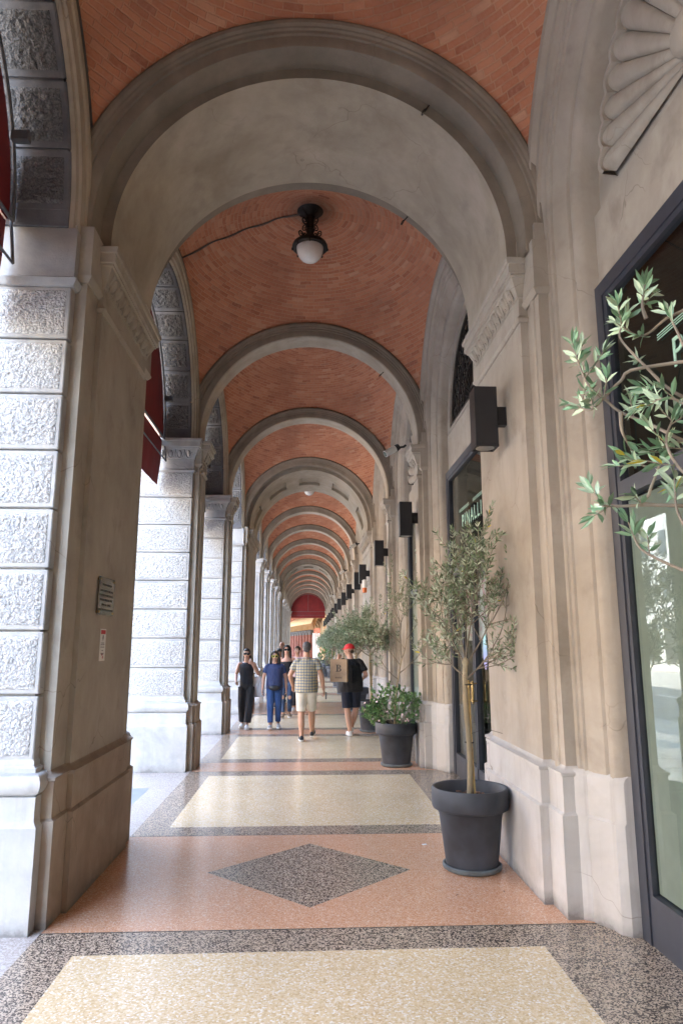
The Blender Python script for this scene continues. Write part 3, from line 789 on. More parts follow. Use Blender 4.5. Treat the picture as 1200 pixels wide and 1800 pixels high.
# ------------------------------------------------------------------ hanging lamp
def scroll(m,base,dirv,s,flip=1,turns=1.4,rad=.010,n=26):
    """flat spiral scroll in the plane (dirv, z)"""
    B=Vector(base); D=Vector(dirv); pts=[]
    for i in range(n+1):
        f=i/n; a=f*turns*2*PI; r=s*(1-.78*f)
        pts.append(B+D*(s-r*cos(a))+Vector((0,0,1))*flip*(r*sin(a)))
    m.tube(pts,[rad*(1-.3*i/n) for i in range(n+1)],6)
def hang_lamp():
    r=thing('ceiling_lamp','x','ceiling lamp',(0,0,0))
    m=MB(); m.lathe([(0,.0),(.17,0),(.175,-.02),(.15,-.03),(.10,-.05),(.055,-.09),(.05,-.28),(.065,-.30),(.05,-.32),(.045,-.42),(.06,-.44),(.15,-.475),(.22,-.50),(.235,-.53),(.235,-.555),(.215,-.565),(.18,-.56),(.17,-.52),(0,-.50)],28)
    for k in range(4):
        a=PI/4+k*PI/2; d=Vector((cos(a),sin(a),0))
        scroll(m,d*.05+Vector((0,0,-.20)),d,.055,-1); scroll(m,d*.12+Vector((0,0,-.43)),d,.05,1)
        m.tube([d*.05+Vector((0,0,-.1)),d*.12+Vector((0,0,-.06)),d*.15+Vector((0,0,-.02))],.009,6)
        m.tube([d*.05+Vector((0,0,-.40)),d*.10+Vector((0,0,-.38)),d*.13+Vector((0,0,-.45))],.009,6)
    for k in range(8):
        a=2*PI*k/8; m.ell((.232*cos(a),.232*sin(a),-.575),(.012,.012,.025),6,5)
    m.build('iron_fitting',MT['iron'],r)
    g=[(.178,-.555)]+[(.178*cos(f*PI/2)**.8,-.555-.20*sin(f*PI/2)) for f in [k/10 for k in range(1,10)]]+[(.0,-.76)]
    m=MB(); m.lathe(g,28); m.build('glass_globe',MT['opal'],r)
    return r
def crown(i): a,b=BAYS[i]; return (a+b)/2
L0=hang_lamp(); L0.location=(-.02,crown(NEARI+1),7.43)
tag(L0,'wrought iron ceiling lamp with white glass globe hanging from the second brick vault','ceiling lamp',group='iron ceiling lamps')
dup(L0,(0,crown(NEARI+4),7.43),label='far ceiling lamp whose white globe just shows under the arch with sunken panels')
def vz(x,yl,Lb=L):
    h=Lb/2+.14; k=math.sqrt(RV**2-1.85**2)/h
    return ZC+math.sqrt(max(.02,RV**2-x*x-(yl*k)**2))
# cable on the vault
m=MB(); pts=[]; c=crown(NEARI+1)
for i in range(25):
    f=i/24; x=-.12-1.62*f; yl=.02+.12*sin(f*3)+.10*f+.012*sin(f*23); pts.append((x,c+yl,vz(x,yl)-.012))
m.tube(pts,.007,6); m.tube([(p[0],p[1]+.02+.008*sin(i),p[2]) for i,p in enumerate(pts)],.004,5)
tag(m.build('cable',MT['cable']),'thin grey cable run across the brick from the iron lamp to the left','cable')
m=MB()
c=crown(NEARI); h=L/2
for off,rd in ((0,.013),(.03,.010)):
    pts=[]
    for i in range(33):
        t=PI*.60*(1-i/32)+.12*0; r=h+.275+off*.6; pts.append((-1.70+off*.3,c+r*cos(t),ZC+r*sin(t)))
    pts+= [(-1.70+off,c+h+.23,4.74),(-1.66+off,4.66+.1,4.73),(-1.63+off*.6,4.92,4.72),(-1.50,5.2+off,4.71)]
    m.tube(pts,rd,6)
tag(m.build('cable',MT['cable']),'bundle of grey cables following the upper left stone arch down to the capital','cable')
m=MB(); c=crown(NEARI+1)
pts=[(-1.70,c+(h+.275)*cos(t),ZC+(h+.275)*sin(t)) for t in [PI*.62*(1-i/32) for i in range(33)]]
m.tube(pts,.013,6)
tag(m.build('cable',MT['cable']),'grey cable along the second street arch beyond the broad arch','cable')
# ------------------------------------------------------------------ strip lights on the capitals
st=thing('strip_light','x','strip light',(0,0,0)); m=MB(); m.box(-.02,.02,-.16,.16,0,.035,bev=.006); m.build('casing',MT['white'],st); m=MB(); m.box(-.012,.012,-.13,.13,.035,.04); m.build('lens',MT['opal'],st)
for i,(x,y,l) in enumerate(((-1.50,6.0,'small white strip light lying on the capital above the plaque pier'),(-1.50,10.3,'small white strip light on the capital of the second left pier'),(-1.50,14.25,'small white strip light on the capital of the third left pier'))):
    o=st if i==0 else dup(st,(0,0,0),scale=(1,.7,1)); o.location=(x,y,4.691); o.rotation_euler=(0,R_(-14),0); o['label']=l; o['group']='strip lights on the left capitals'
# ------------------------------------------------------------------ security cameras
def cctv():
    r=thing('security_camera','x','security camera',(0,0,0))
    m=MB(); m.tube([(0,0,0),(0,0,.20)],.055,16); m.build('camera_body',MT['white'],r)
    m=MB(); m.tube([(0,0,.20),(0,0,.205),(0,0,.27)],[.058,.058,.050],16); m.tube([(0,0,.24),(.04,.0,.34),(.03,.02,.40)],.018,8); m.build('mount',MT['black'],r)
    m=MB(); m.tube([(0,0,-.004),(0,0,.0)],.044,16); m.build('lens',MT['glass'],r)
    return r
c0=cctv()
for i,(x,y,z) in enumerate(((1.20,10.55,4.68),(1.28,21.15,4.65),(1.32,29.0,4.65),(1.32,43.2,4.65))):
    o=c0 if i==0 else dup(c0,(0,0,0)); o.location=(x,y,z); o.rotation_euler=(R_(-12),R_(58),R_(0)); o['group']='white security cameras'
    o['label']=['white cylindrical security camera on the capital between the first two black box lamps','second white security camera, at the far end of the wide pilaster','third white security camera, small beside the far capitals','farthest tiny white security camera near the end of the row'][i]
# ------------------------------------------------------------------ siren
r=thing('alarm_siren','white wall siren with an orange lamp above the olive crowns','alarm',(1.49,18.3,3.05))
m=MB(); m.tube([(0,0,.13),(0,0,.14),(0,0,.33),(0,0,.35)],[.04,.065,.065,.03],14); m.box(.0,.11,-.03,.03,.18,.28); m.build('housing',MT['white'],r)
m=MB(); m.tube([(0,0,0),(0,0,.02),(0,0,.13)],[.04,.06,.06],14); m.build('orange_lamp',simple('orange_lens',(.75,.18,.04),.3),r)
# ------------------------------------------------------------------ awnings
def awning(Rr,ang,zb=3.98,w=None):
    """in the plane x=0, spanning local y"""
    r=thing('awning','x','awning',(0,0,0)); n=40
    m=MB()
    front=[(.0,0,ZS-.0)]; rows=[]
    for j in range(6):
        f=j/5; rows.append([(.02*sin(3.1*f)+.01,Rr*f*cos(PI*k/n),ZS+Rr*f*sin(PI*k/n)) for k in range(n+1)])
    m.grid(rows); rows2=[[(x-.012,y,z) for x,y,z in q] for q in rows]; m.grid(rows2,flip=True)
    m.build('fabric_lunette',MT['red_fabric'],r)
    m=MB(); m.tube([(.03,(Rr+.02)*cos(PI*k/n),ZS+(Rr+.02)*sin(PI*k/n)) for k in range(n+1)],.015,8)
    m.tube([(.04,-Rr,ZS-.01),(.04,Rr,ZS-.01)],.014,8); m.tube([(.04,0,ZS),(.04,0,ZS+Rr)],.014,6)
    m.tube([(.07,-Rr,ZS-.34),(.07,Rr,ZS-.34)],.010,8)
    for s in (-1,1):
        m.tube([(.03,s*Rr,ZS-.01),(.07,s*Rr,ZS-.34)],.012,6); m.box(.03,.15,s*Rr*.93-.03,s*Rr*.93+.03,ZS+.55,ZS+.62)
    m.build('frame',MT['grey_tube'],r)
    m=MB(); rows=[]
    for j in range(9):
        z=lerp(ZS-.02,zb,j/8); rows.append([(.0+.004*sin(k*.9)*(j/8)-.10*max(0,(ZS-.34-z)),lerp(-Rr*.99,Rr*.99,k/60),z) for k in range(61)])
    m.grid(rows); m.grid([[(x-.008,y,z) for x,y,z in q] for q in rows],flip=True); m.build('valance',MT['red_fabric'],r)
    return r
A0=awning(L/2-.06,0)
for j,k in enumerate((0,1,2)):
    o=A0 if j==0 else dup(A0,(0,0,0)); o.location=(-2.17,crown(NEARI+k),0)
    o['label']=['dark red fabric awning filling the street arch at the upper left corner','red fabric awning with its tip hanging beside the second left pier','red fabric awning, only a sliver left of the third capital'][j]; o['group']='red awnings in the street arches'
A1=awning(1.57,0,4.10); A1.location=(0,YEND-.25,0); A1.rotation_euler=(0,0,-PI/2)
tag(A1,'red lunette awning with steel bars closing the far end of the arcade','awning')
# ------------------------------------------------------------------ plaque and notice on the left pier
r=thing('plaque','small glass plaque with dark engraved lines and four brass studs on the left pier','plaque',(-1.60,5.525,1.925))
m=MB(); m.box(.012,.018,-.205,.205,0,.29); t=NT('plaque_glass'); t.col((.20,.20,.16)); t.set(Roughness=.12); t.b.inputs['Alpha'].default_value=.75; m.build('plate',t.m,r)
m=MB()
for y in (-.185,.185):
    for z in (.02,.27): m.tube([(0,y,z),(.026,y,z)],.009,10)
m.build('stud',MT['brass'],r)
m=MB()
for z,w in ((.232,.12),(.185,.17),(.150,.18),(.115,.17),(.078,.12),(.04,.19)):
    k=-w
    rr=random.Random(int(z*1000))
    while k<w-.01:
        e=min(w,k+rr.uniform(.012,.02)); m.box(.0185,.0192,k,e,z-.008,z+.008); k=e+rr.choice((.003,.003,.003,.012))
m.build('engraving',simple('engraving_ink',(.085,.08,.065),.6),r)
r=thing('paper_notice','narrow white paper notice with red header taped below the plaque','notice',(-1.60,5.553,1.575))
m=MB(); m.box(.001,.003,-.075,.075,0,.245); m.build('sheet',MT['white'],r)
m=MB(); m.box(.0032,.0038,-.06,.06,.205,.236); m.tube([(.0035,-.0,.025),(.0035,.015,.02),(.0035,.02,.035),(.0035,-.005,.04),(.0035,-.008,.055)],.0025,4); m.build('red_print',simple('red_ink',(.55,.04,.06),.6),r)
m=MB(); m.ell((.0034,.0,.18),(.0006,.014,.020),10,6); m.box(.0032,.0038,-.002,.003,.15,.16)
for z,w in ((.137,.04),(.124,.05),(.106,.05),(.08,.018),(.058,.042),(.050,.03)): 
    for q in range(6): m.box(.0032,.0038,-w+q*w/3,-w+q*w/3+w/3.6,z-.003,z+.002)
m.build('dark_print',simple('dark_ink',(.05,.055,.09),.6),r)
# ------------------------------------------------------------------ iron hooks
for i,(a,yy,rr,l) in enumerate(((PI*.30,4.98,1.645,'small iron eye hook high on the near arch band'),(PI*.285,6.35,1.565,'small iron eye hook at the inner edge of the broad arch'),(PI*.25,10.3,1.64,'tiny iron eye hook under the second slim arch'))):
    o=thing('iron_hook',l,'hook',(rr*cos(a),yy,ZC+rr*sin(a)),group='iron eye hooks in the arches')
    n=Vector((-cos(a),0,-sin(a))); m=MB(); m.tube([Vector((0,0,0))-n*.01,n*.05],.005,6)
    m.tube([n*.075+n*.025*cos(2*PI*k/12)+Vector((0,1,0))*.025*sin(2*PI*k/12) for k in range(13)],.005,6,cap=False); m.build('eye',MT['iron'],o)
# ------------------------------------------------------------------ planters, olive trees, flowering shrub
def leaf_mat(name,top,under,rough=.45,yellow=0):
    t=NT(name); g=t.new('ShaderNodeNewGeometry'); r=g.outputs['Random Per Island']; b=g.outputs['Backfacing']
    c=t.mix(r,tuple(x*.6 for x in top),tuple(min(1,x*1.45) for x in top))
    if yellow: c=t.mix(t.ramp(r,[(1-yellow-.001,0),(1-yellow,1)],'CONSTANT'),c,(.55,.45,.03))
    u=t.mix(r,tuple(x*.8 for x in under),tuple(min(1,x*1.2) for x in under))
    t.col(t.mix(b,c,u)); t.set(Roughness=rough); 
    return t.m
MT['olive_leaf']=leaf_mat('olive_leaf',(.135,.195,.10),(.40,.46,.34),.42,.006)
MT['olive_leaf_far']=leaf_mat('olive_leaf_green',(.12,.19,.10),(.32,.40,.28),.42)
MT['olive_leaf_near']=leaf_mat('olive_leaf_bright',(.15,.28,.16),(.38,.50,.34),.40,.03)
MT['shrub_leaf']=leaf_mat('shrub_leaf',(.075,.19,.05),(.14,.26,.10),.4)
MT['petal']=simple('pale_pink_petal',(.88,.66,.70),.6)
MT['bark']=plaster('olive_bark',(.33,.27,.17),(.20,.16,.10),(.44,.38,.26),bs=.8)
MT['twig']=simple('olive_twig',(.25,.215,.165),.8,var=.25)
MT['bamboo']=simple('bamboo',(.48,.34,.12),.5,var=.2)
MT['tie']=simple('black_tie',(.02,.02,.02),.6)
def pot_parts(r,s=1.0):
    m=MB(); m.lathe([(0,.03),(.185,.03),(.20,.04),(.245,.40),(.262,.435),(.290,.445),(.298,.46),(.300,.585),(.292,.60),(.275,.60),(.262,.585),(.25,.50),(.0,.50)],40); m.build('pot',MT['pot'],r)
    m=MB(); m.lathe([(0,0),(.205,0),(.225,.012),(.228,.035),(.215,.042),(.20,.030),(0,.030)],36); m.build('saucer',MT['saucer'],r)
    m=MB(); rg=random.Random(5)
    rows=[[((.248*q/8)*cos(2*PI*k/24),(.248*q/8)*sin(2*PI*k/24),.508+.02*noise.noise(Vector((q*.9,k*1.3,1)))) for k in range(24)] for q in range(9)]
    m.grid(rows,0,True,flip=True); m.build('soil',MT['soil'],r)
    m=MB()
    for k in range(60):
        a=rg.uniform(0,2*PI); q=rg.uniform(0,.22); m.ell((q*cos(a),q*sin(a),.525),(rg.uniform(.008,.02),rg.uniform(.005,.012),.005),5,3,rot=Matrix.Rotation(rg.uniform(0,3),3,'Z')@Matrix.Rotation(rg.uniform(-.4,.4),3,'X'))
    o=m.build('bark_chips',MT['chips'],r); o['kind']='stuff'
def add_leaf(m,p,d,n,ln,w):
    d=d.normalized(); s=d.cross(n)
    if s.length<1e-4: s=d.cross(Vector((1,0,0)))
    s.normalize(); n=s.cross(d).normalized(); b=p+d*(ln*.5)-n*ln*.03
    dr=-n*ln*.06
    m.add([p,p+d*ln*.28+s*w*.42+n*w*.12,p+d*ln*.62+s*w*.45+n*w*.1,p+d*ln+dr,p+d*ln*.62-s*w*.45+n*w*.1,p+d*ln*.28-s*w*.42+n*w*.12,p+d*ln*.5],
        [(0,6,1),(1,6,2),(2,6,3),(3,6,4),(4,6,5),(5,6,0)])
def leafy(ml,mt,pts,rg,ln,w,gap,start=.15,tr=.0022):
    """olive leaves in opposite pairs along a twig"""
    mt.tube(pts,[tr*1.3]+[tr]*(len(pts)-1),4,cap=False)
    tot=sum((Vector(pts[i+1])-Vector(pts[i])).length for i in range(len(pts)-1)); s=tot*start; k=rg.random()*3
    def at(q):
        for i in range(len(pts)-1):
            a,b=Vector(pts[i]),Vector(pts[i+1]); l=(b-a).length
            if q<=l or i==len(pts)-2: return a+(b-a)*min(1,q/max(l,1e-6)),(b-a).normalized()
            q-=l
    while s<tot:
        p,d=at(s); a=d.cross(Vector((0,0,1)) if abs(d.z)<.9 else Vector((1,0,0))).normalized(); a=Matrix.Rotation(k,3,d)@a; k+=PI/2+rg.uniform(-.4,.4)
        for sg in (1,-1):
            if rg.random()<.12: continue
            dd=(d*rg.uniform(.5,1.0)+a*sg*rg.uniform(.6,1.0)+Vector((0,0,rg.uniform(-.1,.25)))); f=rg.uniform(.65,1.1)
            add_leaf(ml,p,dd,d.cross(a)*1.0+Vector((rg.uniform(-.6,.6),rg.uniform(-.6,.6),rg.uniform(.0,.9))),ln*f,w*f)
        s+=gap*rg.uniform(.75,1.3)
    p,d=at(tot)
    for _ in range(3): add_leaf(ml,p,d+Vector([rg.uniform(-.45,.45) for _ in range(3)]),Vector((rg.uniform(-1,1),rg.uniform(-1,1),1)),ln*.9,w*.85)
def grow(ml,mt,p,d,ln,rad,lev,rg,cfg):
    n=6; pts=[Vector(p)]; dd=Vector(d).normalized()
    for i in range(n):
        dd=(dd+Vector((rg.uniform(-1,1),rg.uniform(-1,1),rg.uniform(-.7,1)))*cfg['wob']+Vector((0,0,cfg['up']))).normalized(); pts.append(pts[-1]+dd*ln/n)
    if lev==0:
        leafy(ml,mt,pts,rg,cfg['leaf'],cfg['w'],cfg['gap'],.1); return
    mt.tube(pts,[rad*(1-.6*i/n) for i in range(n+1)],6 if rad>.006 else 4,cap=False)
    k=cfg['kids'][lev]
    for j in range(k):
        f=rg.uniform(.25,1.0) if j else 1.0; q=f*n; i=min(n-1,int(q)); b=pts[i].lerp(pts[i+1],q-i); t=(pts[i+1]-pts[i]).normalized()
        side=t.cross(Vector((rg.uniform(-1,1),rg.uniform(-1,1),rg.uniform(-1,1)))).normalized()
        nd=(t*rg.uniform(.5,1)+side*rg.uniform(.5,1.1)) if j else t
        grow(ml,mt,b,nd,ln*rg.uniform(.5,.8)*cfg['ratio'],rad*.55,lev-1,rg,cfg)
def olive(seed,cfg,root=None,stake=True,fork=1.50,limbs=None):
    rg=random.Random(seed)
    r=root or thing('potted_olive_tree','x','olive tree',(0,0,0)); 
    if not root: pot_parts(r)
    m=MB(); n=10; pts=[(-.0+.009*sin(i*.6),.008*sin(i*.9+1),lerp(.49,fork,i/n)) for i in range(n+1)]
    m.tube(pts,[.024 if i==0 else .019+.004*abs(sin(i*1.9)) for i in range(n+1)],10)
    top=Vector(pts[-1]); m.ell(tuple(top),(.028,.028,.04),8,6)
    tr=m.build('trunk',MT['bark'],r)
    if stake:
        m=MB(); m.tube([(.045,.01,.50),(.03,.012,.9),(.022,.014,1.35)],.009,8); m.build('stake',MT['bamboo'],r)
        m=MB()
        for z in (.93,1.38): m.tube([(.012+.034*cos(2*PI*k/12),.008+.030*sin(2*PI*k/12),z) for k in range(13)],.005,4,cap=False)
        m.tube([(.03,.0,1.0),(.16,.05,1.03),(.30,.07,.99)],.0016,4); m.build('tie',MT['tie'],r)
    ml,mt=MB(),MB()
    if limbs is None:
        limbs=[]
        for k in range(cfg['limbs']):
            a=2*PI*k/cfg['limbs']+rg.uniform(-.3,.3); limbs.append((Vector((cos(a)*cfg['spread'],sin(a)*cfg['spread'],rg.uniform(.5,1.1))),rg.uniform(.8,1.15),rg.uniform(-.10,.05)))
        limbs.append((Vector((rg.uniform(-.1,.1),.1,1)),1.25,0)); 
    for d,f,dz in limbs: grow(ml,mt,top+Vector((0,0,dz)),d,cfg['len']*f,cfg.get('lr',.010),cfg['lev'],rg,cfg)
    mt.build('branches',MT['twig'],r); ml.build('foliage',MT['olive_leaf'],r,smooth=0,recalc=False)
    return r
cfgA=dict(wob=.16,up=.05,leaf=.045,w=.0115,gap=.019,kids={3:5,2:6,1:5},ratio=1.0,limbs=6,spread=.55,len=.40,lev=2)
GT='potted olive trees along the shop wall'
T1=olive(12,dict(cfgA,kids={2:6,1:5},len=.46,gap=.024,leaf=.056,w=.0145,up=.06,lr=.0085),limbs=[(Vector((-.42,-.1,.85)),.95,-.04),(Vector((-.85,.2,.50)),.55,-.12),(Vector((.85,-.1,.60)),1.0,-.14),(Vector((.10,-.1,1)),1.38,0),(Vector((.3,.35,1)),1.2,.02),(Vector((.65,.2,.9)),1.15,-.02),(Vector((-.25,.1,1.0)),1.28,0)],fork=1.56)
T1.location=(1.285,5.70,0); tag(T1,'large potted olive tree with staked bare trunk and open crown, nearest whole tree','olive tree',group=GT)
# ------------------------------------------------------------------ shrub
def shrub(seed,flowers=True,R=(.36,.36,.34),zc=.86,n=300,leaf=.026):
    rg=random.Random(seed); ml,mt,fl=MB(),MB(),MB()
    for k in range(n):
        a=rg.uniform(0,2*PI); u=rg.uniform(-.75,1); q=math.sqrt(max(0,1-u*u)); f=rg.uniform(.35,1.0)**.6*(1+.55*noise.noise(Vector((cos(a)*2,sin(a)*2,u*2+seed))))
        p=Vector((R[0]*q*cos(a)*f,R[1]*q*sin(a)*f,zc+R[2]*u*f)); c=Vector((0,0,zc-.28)); d=(p-c).normalized()+Vector((rg.uniform(-.4,.4),rg.uniform(-.4,.4),rg.uniform(-.3,.3)))
        l=rg.uniform(.04,.09); pts=[p-d.normalized()*l*.6,p,p+d.normalized()*l*.4+Vector((0,0,rg.uniform(-.02,.02)))]
        leafy(ml,mt,pts,rg,leaf*rg.uniform(.8,1.2),leaf*.6,.013,.05,.0016)
        if k%9==0: mt.tube([(0,0,.5),tuple((p+c)/2),tuple(p)],.004,4,cap=False)
        if flowers and rg.random()<.16 and f>.62:
            t=pts[-1]+d.normalized()*.055+Vector((rg.uniform(-.02,.02),rg.uniform(-.02,.02),.01))
            n_=(p-c).normalized(); u_=n_.cross(Vector((0,0,1))).normalized(); w_=n_.cross(u_)
            for j in range(5): add_leaf(fl,t,u_*cos(j*1.257)+w_*sin(j*1.257)+n_*.2,-n_,.018,.016)
    return ml,mt,fl
r=thing('potted_shrub','flowering shrub with tiny pink blossoms and thin olive shoots in a dark pot','shrub',(1.28,10.32,0))
pot_parts(r); ml,mt,fl=shrub(3,R=(.46,.40,.31),zc=.80,n=330,leaf=.036); 
mt.build('stems',MT['twig'],r); ml.build('foliage',MT['shrub_leaf'],r,smooth=0,recalc=False); fl.build('blossoms',MT['petal'],r,smooth=0,recalc=False)
rg=random.Random(21); m=MB(); a,b=MB(),MB()
m.tube([(-.02,0,.5),(.0,.02,.9),(.05,0,1.25),(.10,0,1.5)],[.014,.012,.010,.009],8)
for d,l,p in ((( -.8,.0,.55),.42,(.04,0,1.2)),((-.55,.1,.9),.55,(.08,0,1.4)),((.5,.1,.9),.55,(.10,0,1.5)),((.0,-.1,1),.7,(.10,0,1.5)),((.75,0,.5),.40,(.05,0,1.28)),((-.2,.2,1),.72,(.10,0,1.5))):
    grow(b,a,Vector(p),Vector(d),l,.008,2,rg,dict(cfgA,kids={2:4,1:3},gap=.020,leaf=.05,w=.013))
m.build('olive_trunk',MT['bark'],r); a.build('olive_branches',MT['twig'],r); b.build('olive_foliage',MT['olive_leaf'],r,smooth=0,recalc=False)
# ------------------------------------------------------------------ further olives
cfgB=dict(cfgA,kids={2:8,1:6},len=.47,limbs=7,gap=.022,spread=.85,leaf=.058,w=.017)
MT['olive_leaf']=MT['olive_leaf_far']
T2=olive(31,cfgB,fork=1.50); T3=olive(47,dict(cfgB,limbs=8),fork=1.45)
k=0
srcs=[T2,T3]; pots=[(1.27,14.28)]
for i,(y0,d,kd) in enumerate(ALL):
    if y0<16 or y0>52: continue
    pots+= [(1.27,y0+.75),(1.27,y0+d-.75)] if d>3 else [(1.27,y0+d/2)]
for i,(x,y) in enumerate(pots):
    src=srcs[i%2]; o=src if i<2 else dup(src,(0,0,0)); o.location=(x,y,0); o.rotation_euler=(0,0,i*2.1)
    if i>=1: o.scale=(1.12,1.12,1.0)
    o['group']=GT; o['label']='slender potted olive tree third along the wall, pale forked trunk right of the red cap' if i==0 else '%s potted olive along the wall, its crown merging in the receding green row'%ORD[i+2]
r=thing('potted_shrub','low dark green shrub in a far pot, left of the paper bag','shrub',(1.0,38.2,0))
pot_parts(r); ml,mt,fl=shrub(8,False,(.55,.5,.55),1.05,260,.05); mt.build('stems',MT['twig'],r); ml.build('foliage',MT['shrub_leaf'],r,smooth=0,recalc=False)
# ------------------------------------------------------------------ the near olive whose branches reach in from the right
r=thing('potted_olive_tree','near olive tree reaching in from the right edge, large fresh leaves over the shop window','olive tree',(1.30,1.25,0),group=GT)
pot_parts(r); loc=Vector((1.30,1.25,0))
m=MB(); m.tube([(0,0,.5),(.01,.01,1.0),(.0,.0,1.6),(-.04,.03,2.0),(-.05,.02,2.3)],[.026,.022,.02,.016,.010],10); m.build('trunk',MT['bark'],r)
rg=random.Random(9); ml,mt=MB(),MB()
BR=[ # x, y, z of the boughs
 [(0.906,1.420,2.224),(0.811,1.420,2.252),(0.767,1.450,2.324),(0.746,1.480,2.379),(0.735,1.500,2.421),(0.743,1.500,2.450)],
 [(0.896,1.360,2.469),(0.850,1.420,2.451),(0.825,1.450,2.445),(0.808,1.500,2.433),(0.780,1.500,2.425),(0.760,1.520,2.452)],
 [(0.856,1.360,2.091),(0.820,1.420,2.140),(0.778,1.480,2.198),(0.723,1.500,2.232),(0.685,1.500,2.266),(0.653,1.500,2.293),(0.644,1.520,2.344),(0.635,1.520,2.380)],
 [(0.767,1.450,2.324),(0.719,1.480,2.301),(0.685,1.500,2.266),(0.653,1.500,2.237),(0.635,1.520,2.250)],
 [(0.844,1.360,1.978),(0.733,1.400,1.991),(0.655,1.420,1.992),(0.637,1.440,2.006),(0.630,1.460,2.028)],
 [(0.826,1.340,1.815),(0.770,1.380,1.850),(0.734,1.400,1.873),(0.704,1.420,1.900),(0.695,1.430,1.932)],
 [(0.733,1.400,1.991),(0.722,1.400,2.013),(0.746,1.410,2.059),(0.772,1.420,2.107)],
 [(0.820,1.420,2.140),(0.784,1.430,2.110),(0.748,1.440,2.086),(0.721,1.440,2.096)],
 [(0.788,1.470,2.454),(0.781,1.470,2.483),(0.786,1.470,2.512)],
 [(0.852,1.320,2.278),(0.817,1.360,2.320),(0.808,1.380,2.376),(0.807,1.400,2.419)],
 [(0.811,1.300,2.004),(0.767,1.340,2.048),(0.748,1.360,2.115),(0.776,1.380,2.172)],
 [(0.786,1.280,1.886),(0.749,1.300,1.911),(0.736,1.320,1.961),(0.740,1.330,2.004)],
 [(0.723,1.500,2.232),(0.722,1.500,2.190),(0.736,1.510,2.166)],
 [(0.811,1.280,2.115),(0.787,1.320,2.177),(0.758,1.340,2.208),(0.732,1.360,2.209)],
 [(1.27,1.2,1.9),(1.1,1.0,2.1),(1.0,.9,2.4)],[(1.28,1.3,1.9),(1.3,1.6,2.2),(1.25,1.75,2.5)],[(1.27,1.25,2.2),(1.2,1.3,2.6),(1.1,1.4,2.85)]]
for br in BR:
    if br[0][0]>.70 and len(br)>3 and br[0][0]<1.1: br=[(1.28,1.26,br[0][2]-.10),(1.05,1.28,br[0][2]-.03)]+br
    P=[Vector(p)-loc for p in br]; n=len(P)
    # smooth the bough
    Q=[]
    for i in range(n-1):
        p0=P[max(i-1,0)];p1=P[i];p2=P[i+1];p3=P[min(i+2,n-1)]
        for j in range(4):
            t=j/4; Q.append(.5*((2*p1)+(p2-p0)*t+(2*p0-5*p1+4*p2-p3)*t*t+(3*p1-p0-3*p2+p3)*t**3))
    Q.append(P[-1]); N=len(Q)
    mt.tube(Q,[.0052*(1-.62*i/N) for i in range(N)],7,cap=False)
    for i in range(2,N):
        if rg.random()<.14 and i>N*.18:
            d=(Q[i]-Q[i-1]).normalized(); s=d.cross(Vector((rg.uniform(-1,1),rg.uniform(-1,1),rg.uniform(-1,1)))).normalized(); dd=(d*.6+s).normalized(); l=rg.uniform(.03,.07)
            leafy(ml,mt,[Q[i],Q[i]+dd*l*.5+Vector((0,0,.004)),Q[i]+dd*l+Vector((0,0,.012))],rg,.046,.0125,.014,.2,.0013)
    leafy(ml,mt,[Q[-3],Q[-2],Q[-1]],rg,.048,.013,.016,.0,.0015)
    leafy(ml,mt,[Q[-1],Q[-1]+(Q[-1]-Q[-3]).normalized()*.03],rg,.048,.013,.014,.0,.0013)
mt.build('branches',MT['twig'],r); ml.build('foliage',MT['olive_leaf_near'],r,smooth=0,recalc=False)

# ------------------------------------------------------------------ litter on the floor
for i,(x,y,rz,l) in enumerate(((1.03,5.10,.6,'dry olive leaf lying on the orange terrazzo left of the plinth'),(.62,6.05,2.1,'second dry leaf on the orange terrazzo, left of the big pot'),(1.38,5.15,1.2,'dry leaf against the foot of the right plinth'),(.35,7.9,.2,'tiny dry leaf on the second cream panel'))):
    m=MB(); add_leaf(m,Vector((0,0,.004)),Vector((1,.2,.1)),Vector((0,0,1)),.045,.013)
    o=m.build('fallen_leaf',MT['chips'],None,smooth=0,recalc=False); o.location=(x,y,0); o.rotation_euler=(0,0,rz); tag(o,l,'leaf',group='fallen leaves')
m=MB(); m.box(-.02,.02,-.012,.012,.001,.004); o=m.build('paper_scrap',MT['white']); o.location=(1.02,6.35,0); o.rotation_euler=(0,0,.4); tag(o,'tiny white paper scrap on the orange terrazzo left of the big pot','litter')
# ------------------------------------------------------------------ people
def cloth(name,c,rough=.8,folds=.5,var=.1):
    t=NT(name); o=t.coord(); n=t.noise(t.mapping(o,(1,1,.45)),9,4,.55,.8)
    t.col(t.ramp(t.noise(o,6,4),[(.3,tuple(x*(1-var) for x in c)),(.7,tuple(min(1,x*(1+var)) for x in c))])); t.set(Roughness=rough); t.bump(n,min(1,folds*1.7),.05); return t.m
def skin_mat(name,c):
    t=NT(name); o=t.coord(); t.col(t.ramp(t.noise(o,12,4),[(.3,tuple(x*.88 for x in c)),(.7,c)])); t.set(Roughness=.5); t.b.inputs['Subsurface Weight'].default_value=.08; t.b.inputs['Subsurface Radius'].default_value=(.02,.008,.005); return t.m
SKA=skin_mat('skin_light',(.55,.32,.23)); SKB=skin_mat('skin_tan',(.48,.27,.18)); 
HAIR=simple('hair_black',(.015,.011,.010),.42,var=.4,scale=40,bump=.4,bs=120); HAIRG=simple('hair_grey',(.09,.085,.085),.7,var=.4,scale=60,bump=.5,bs=160); HAIRB=simple('hair_brown',(.05,.03,.02),.5,var=.4,scale=40)
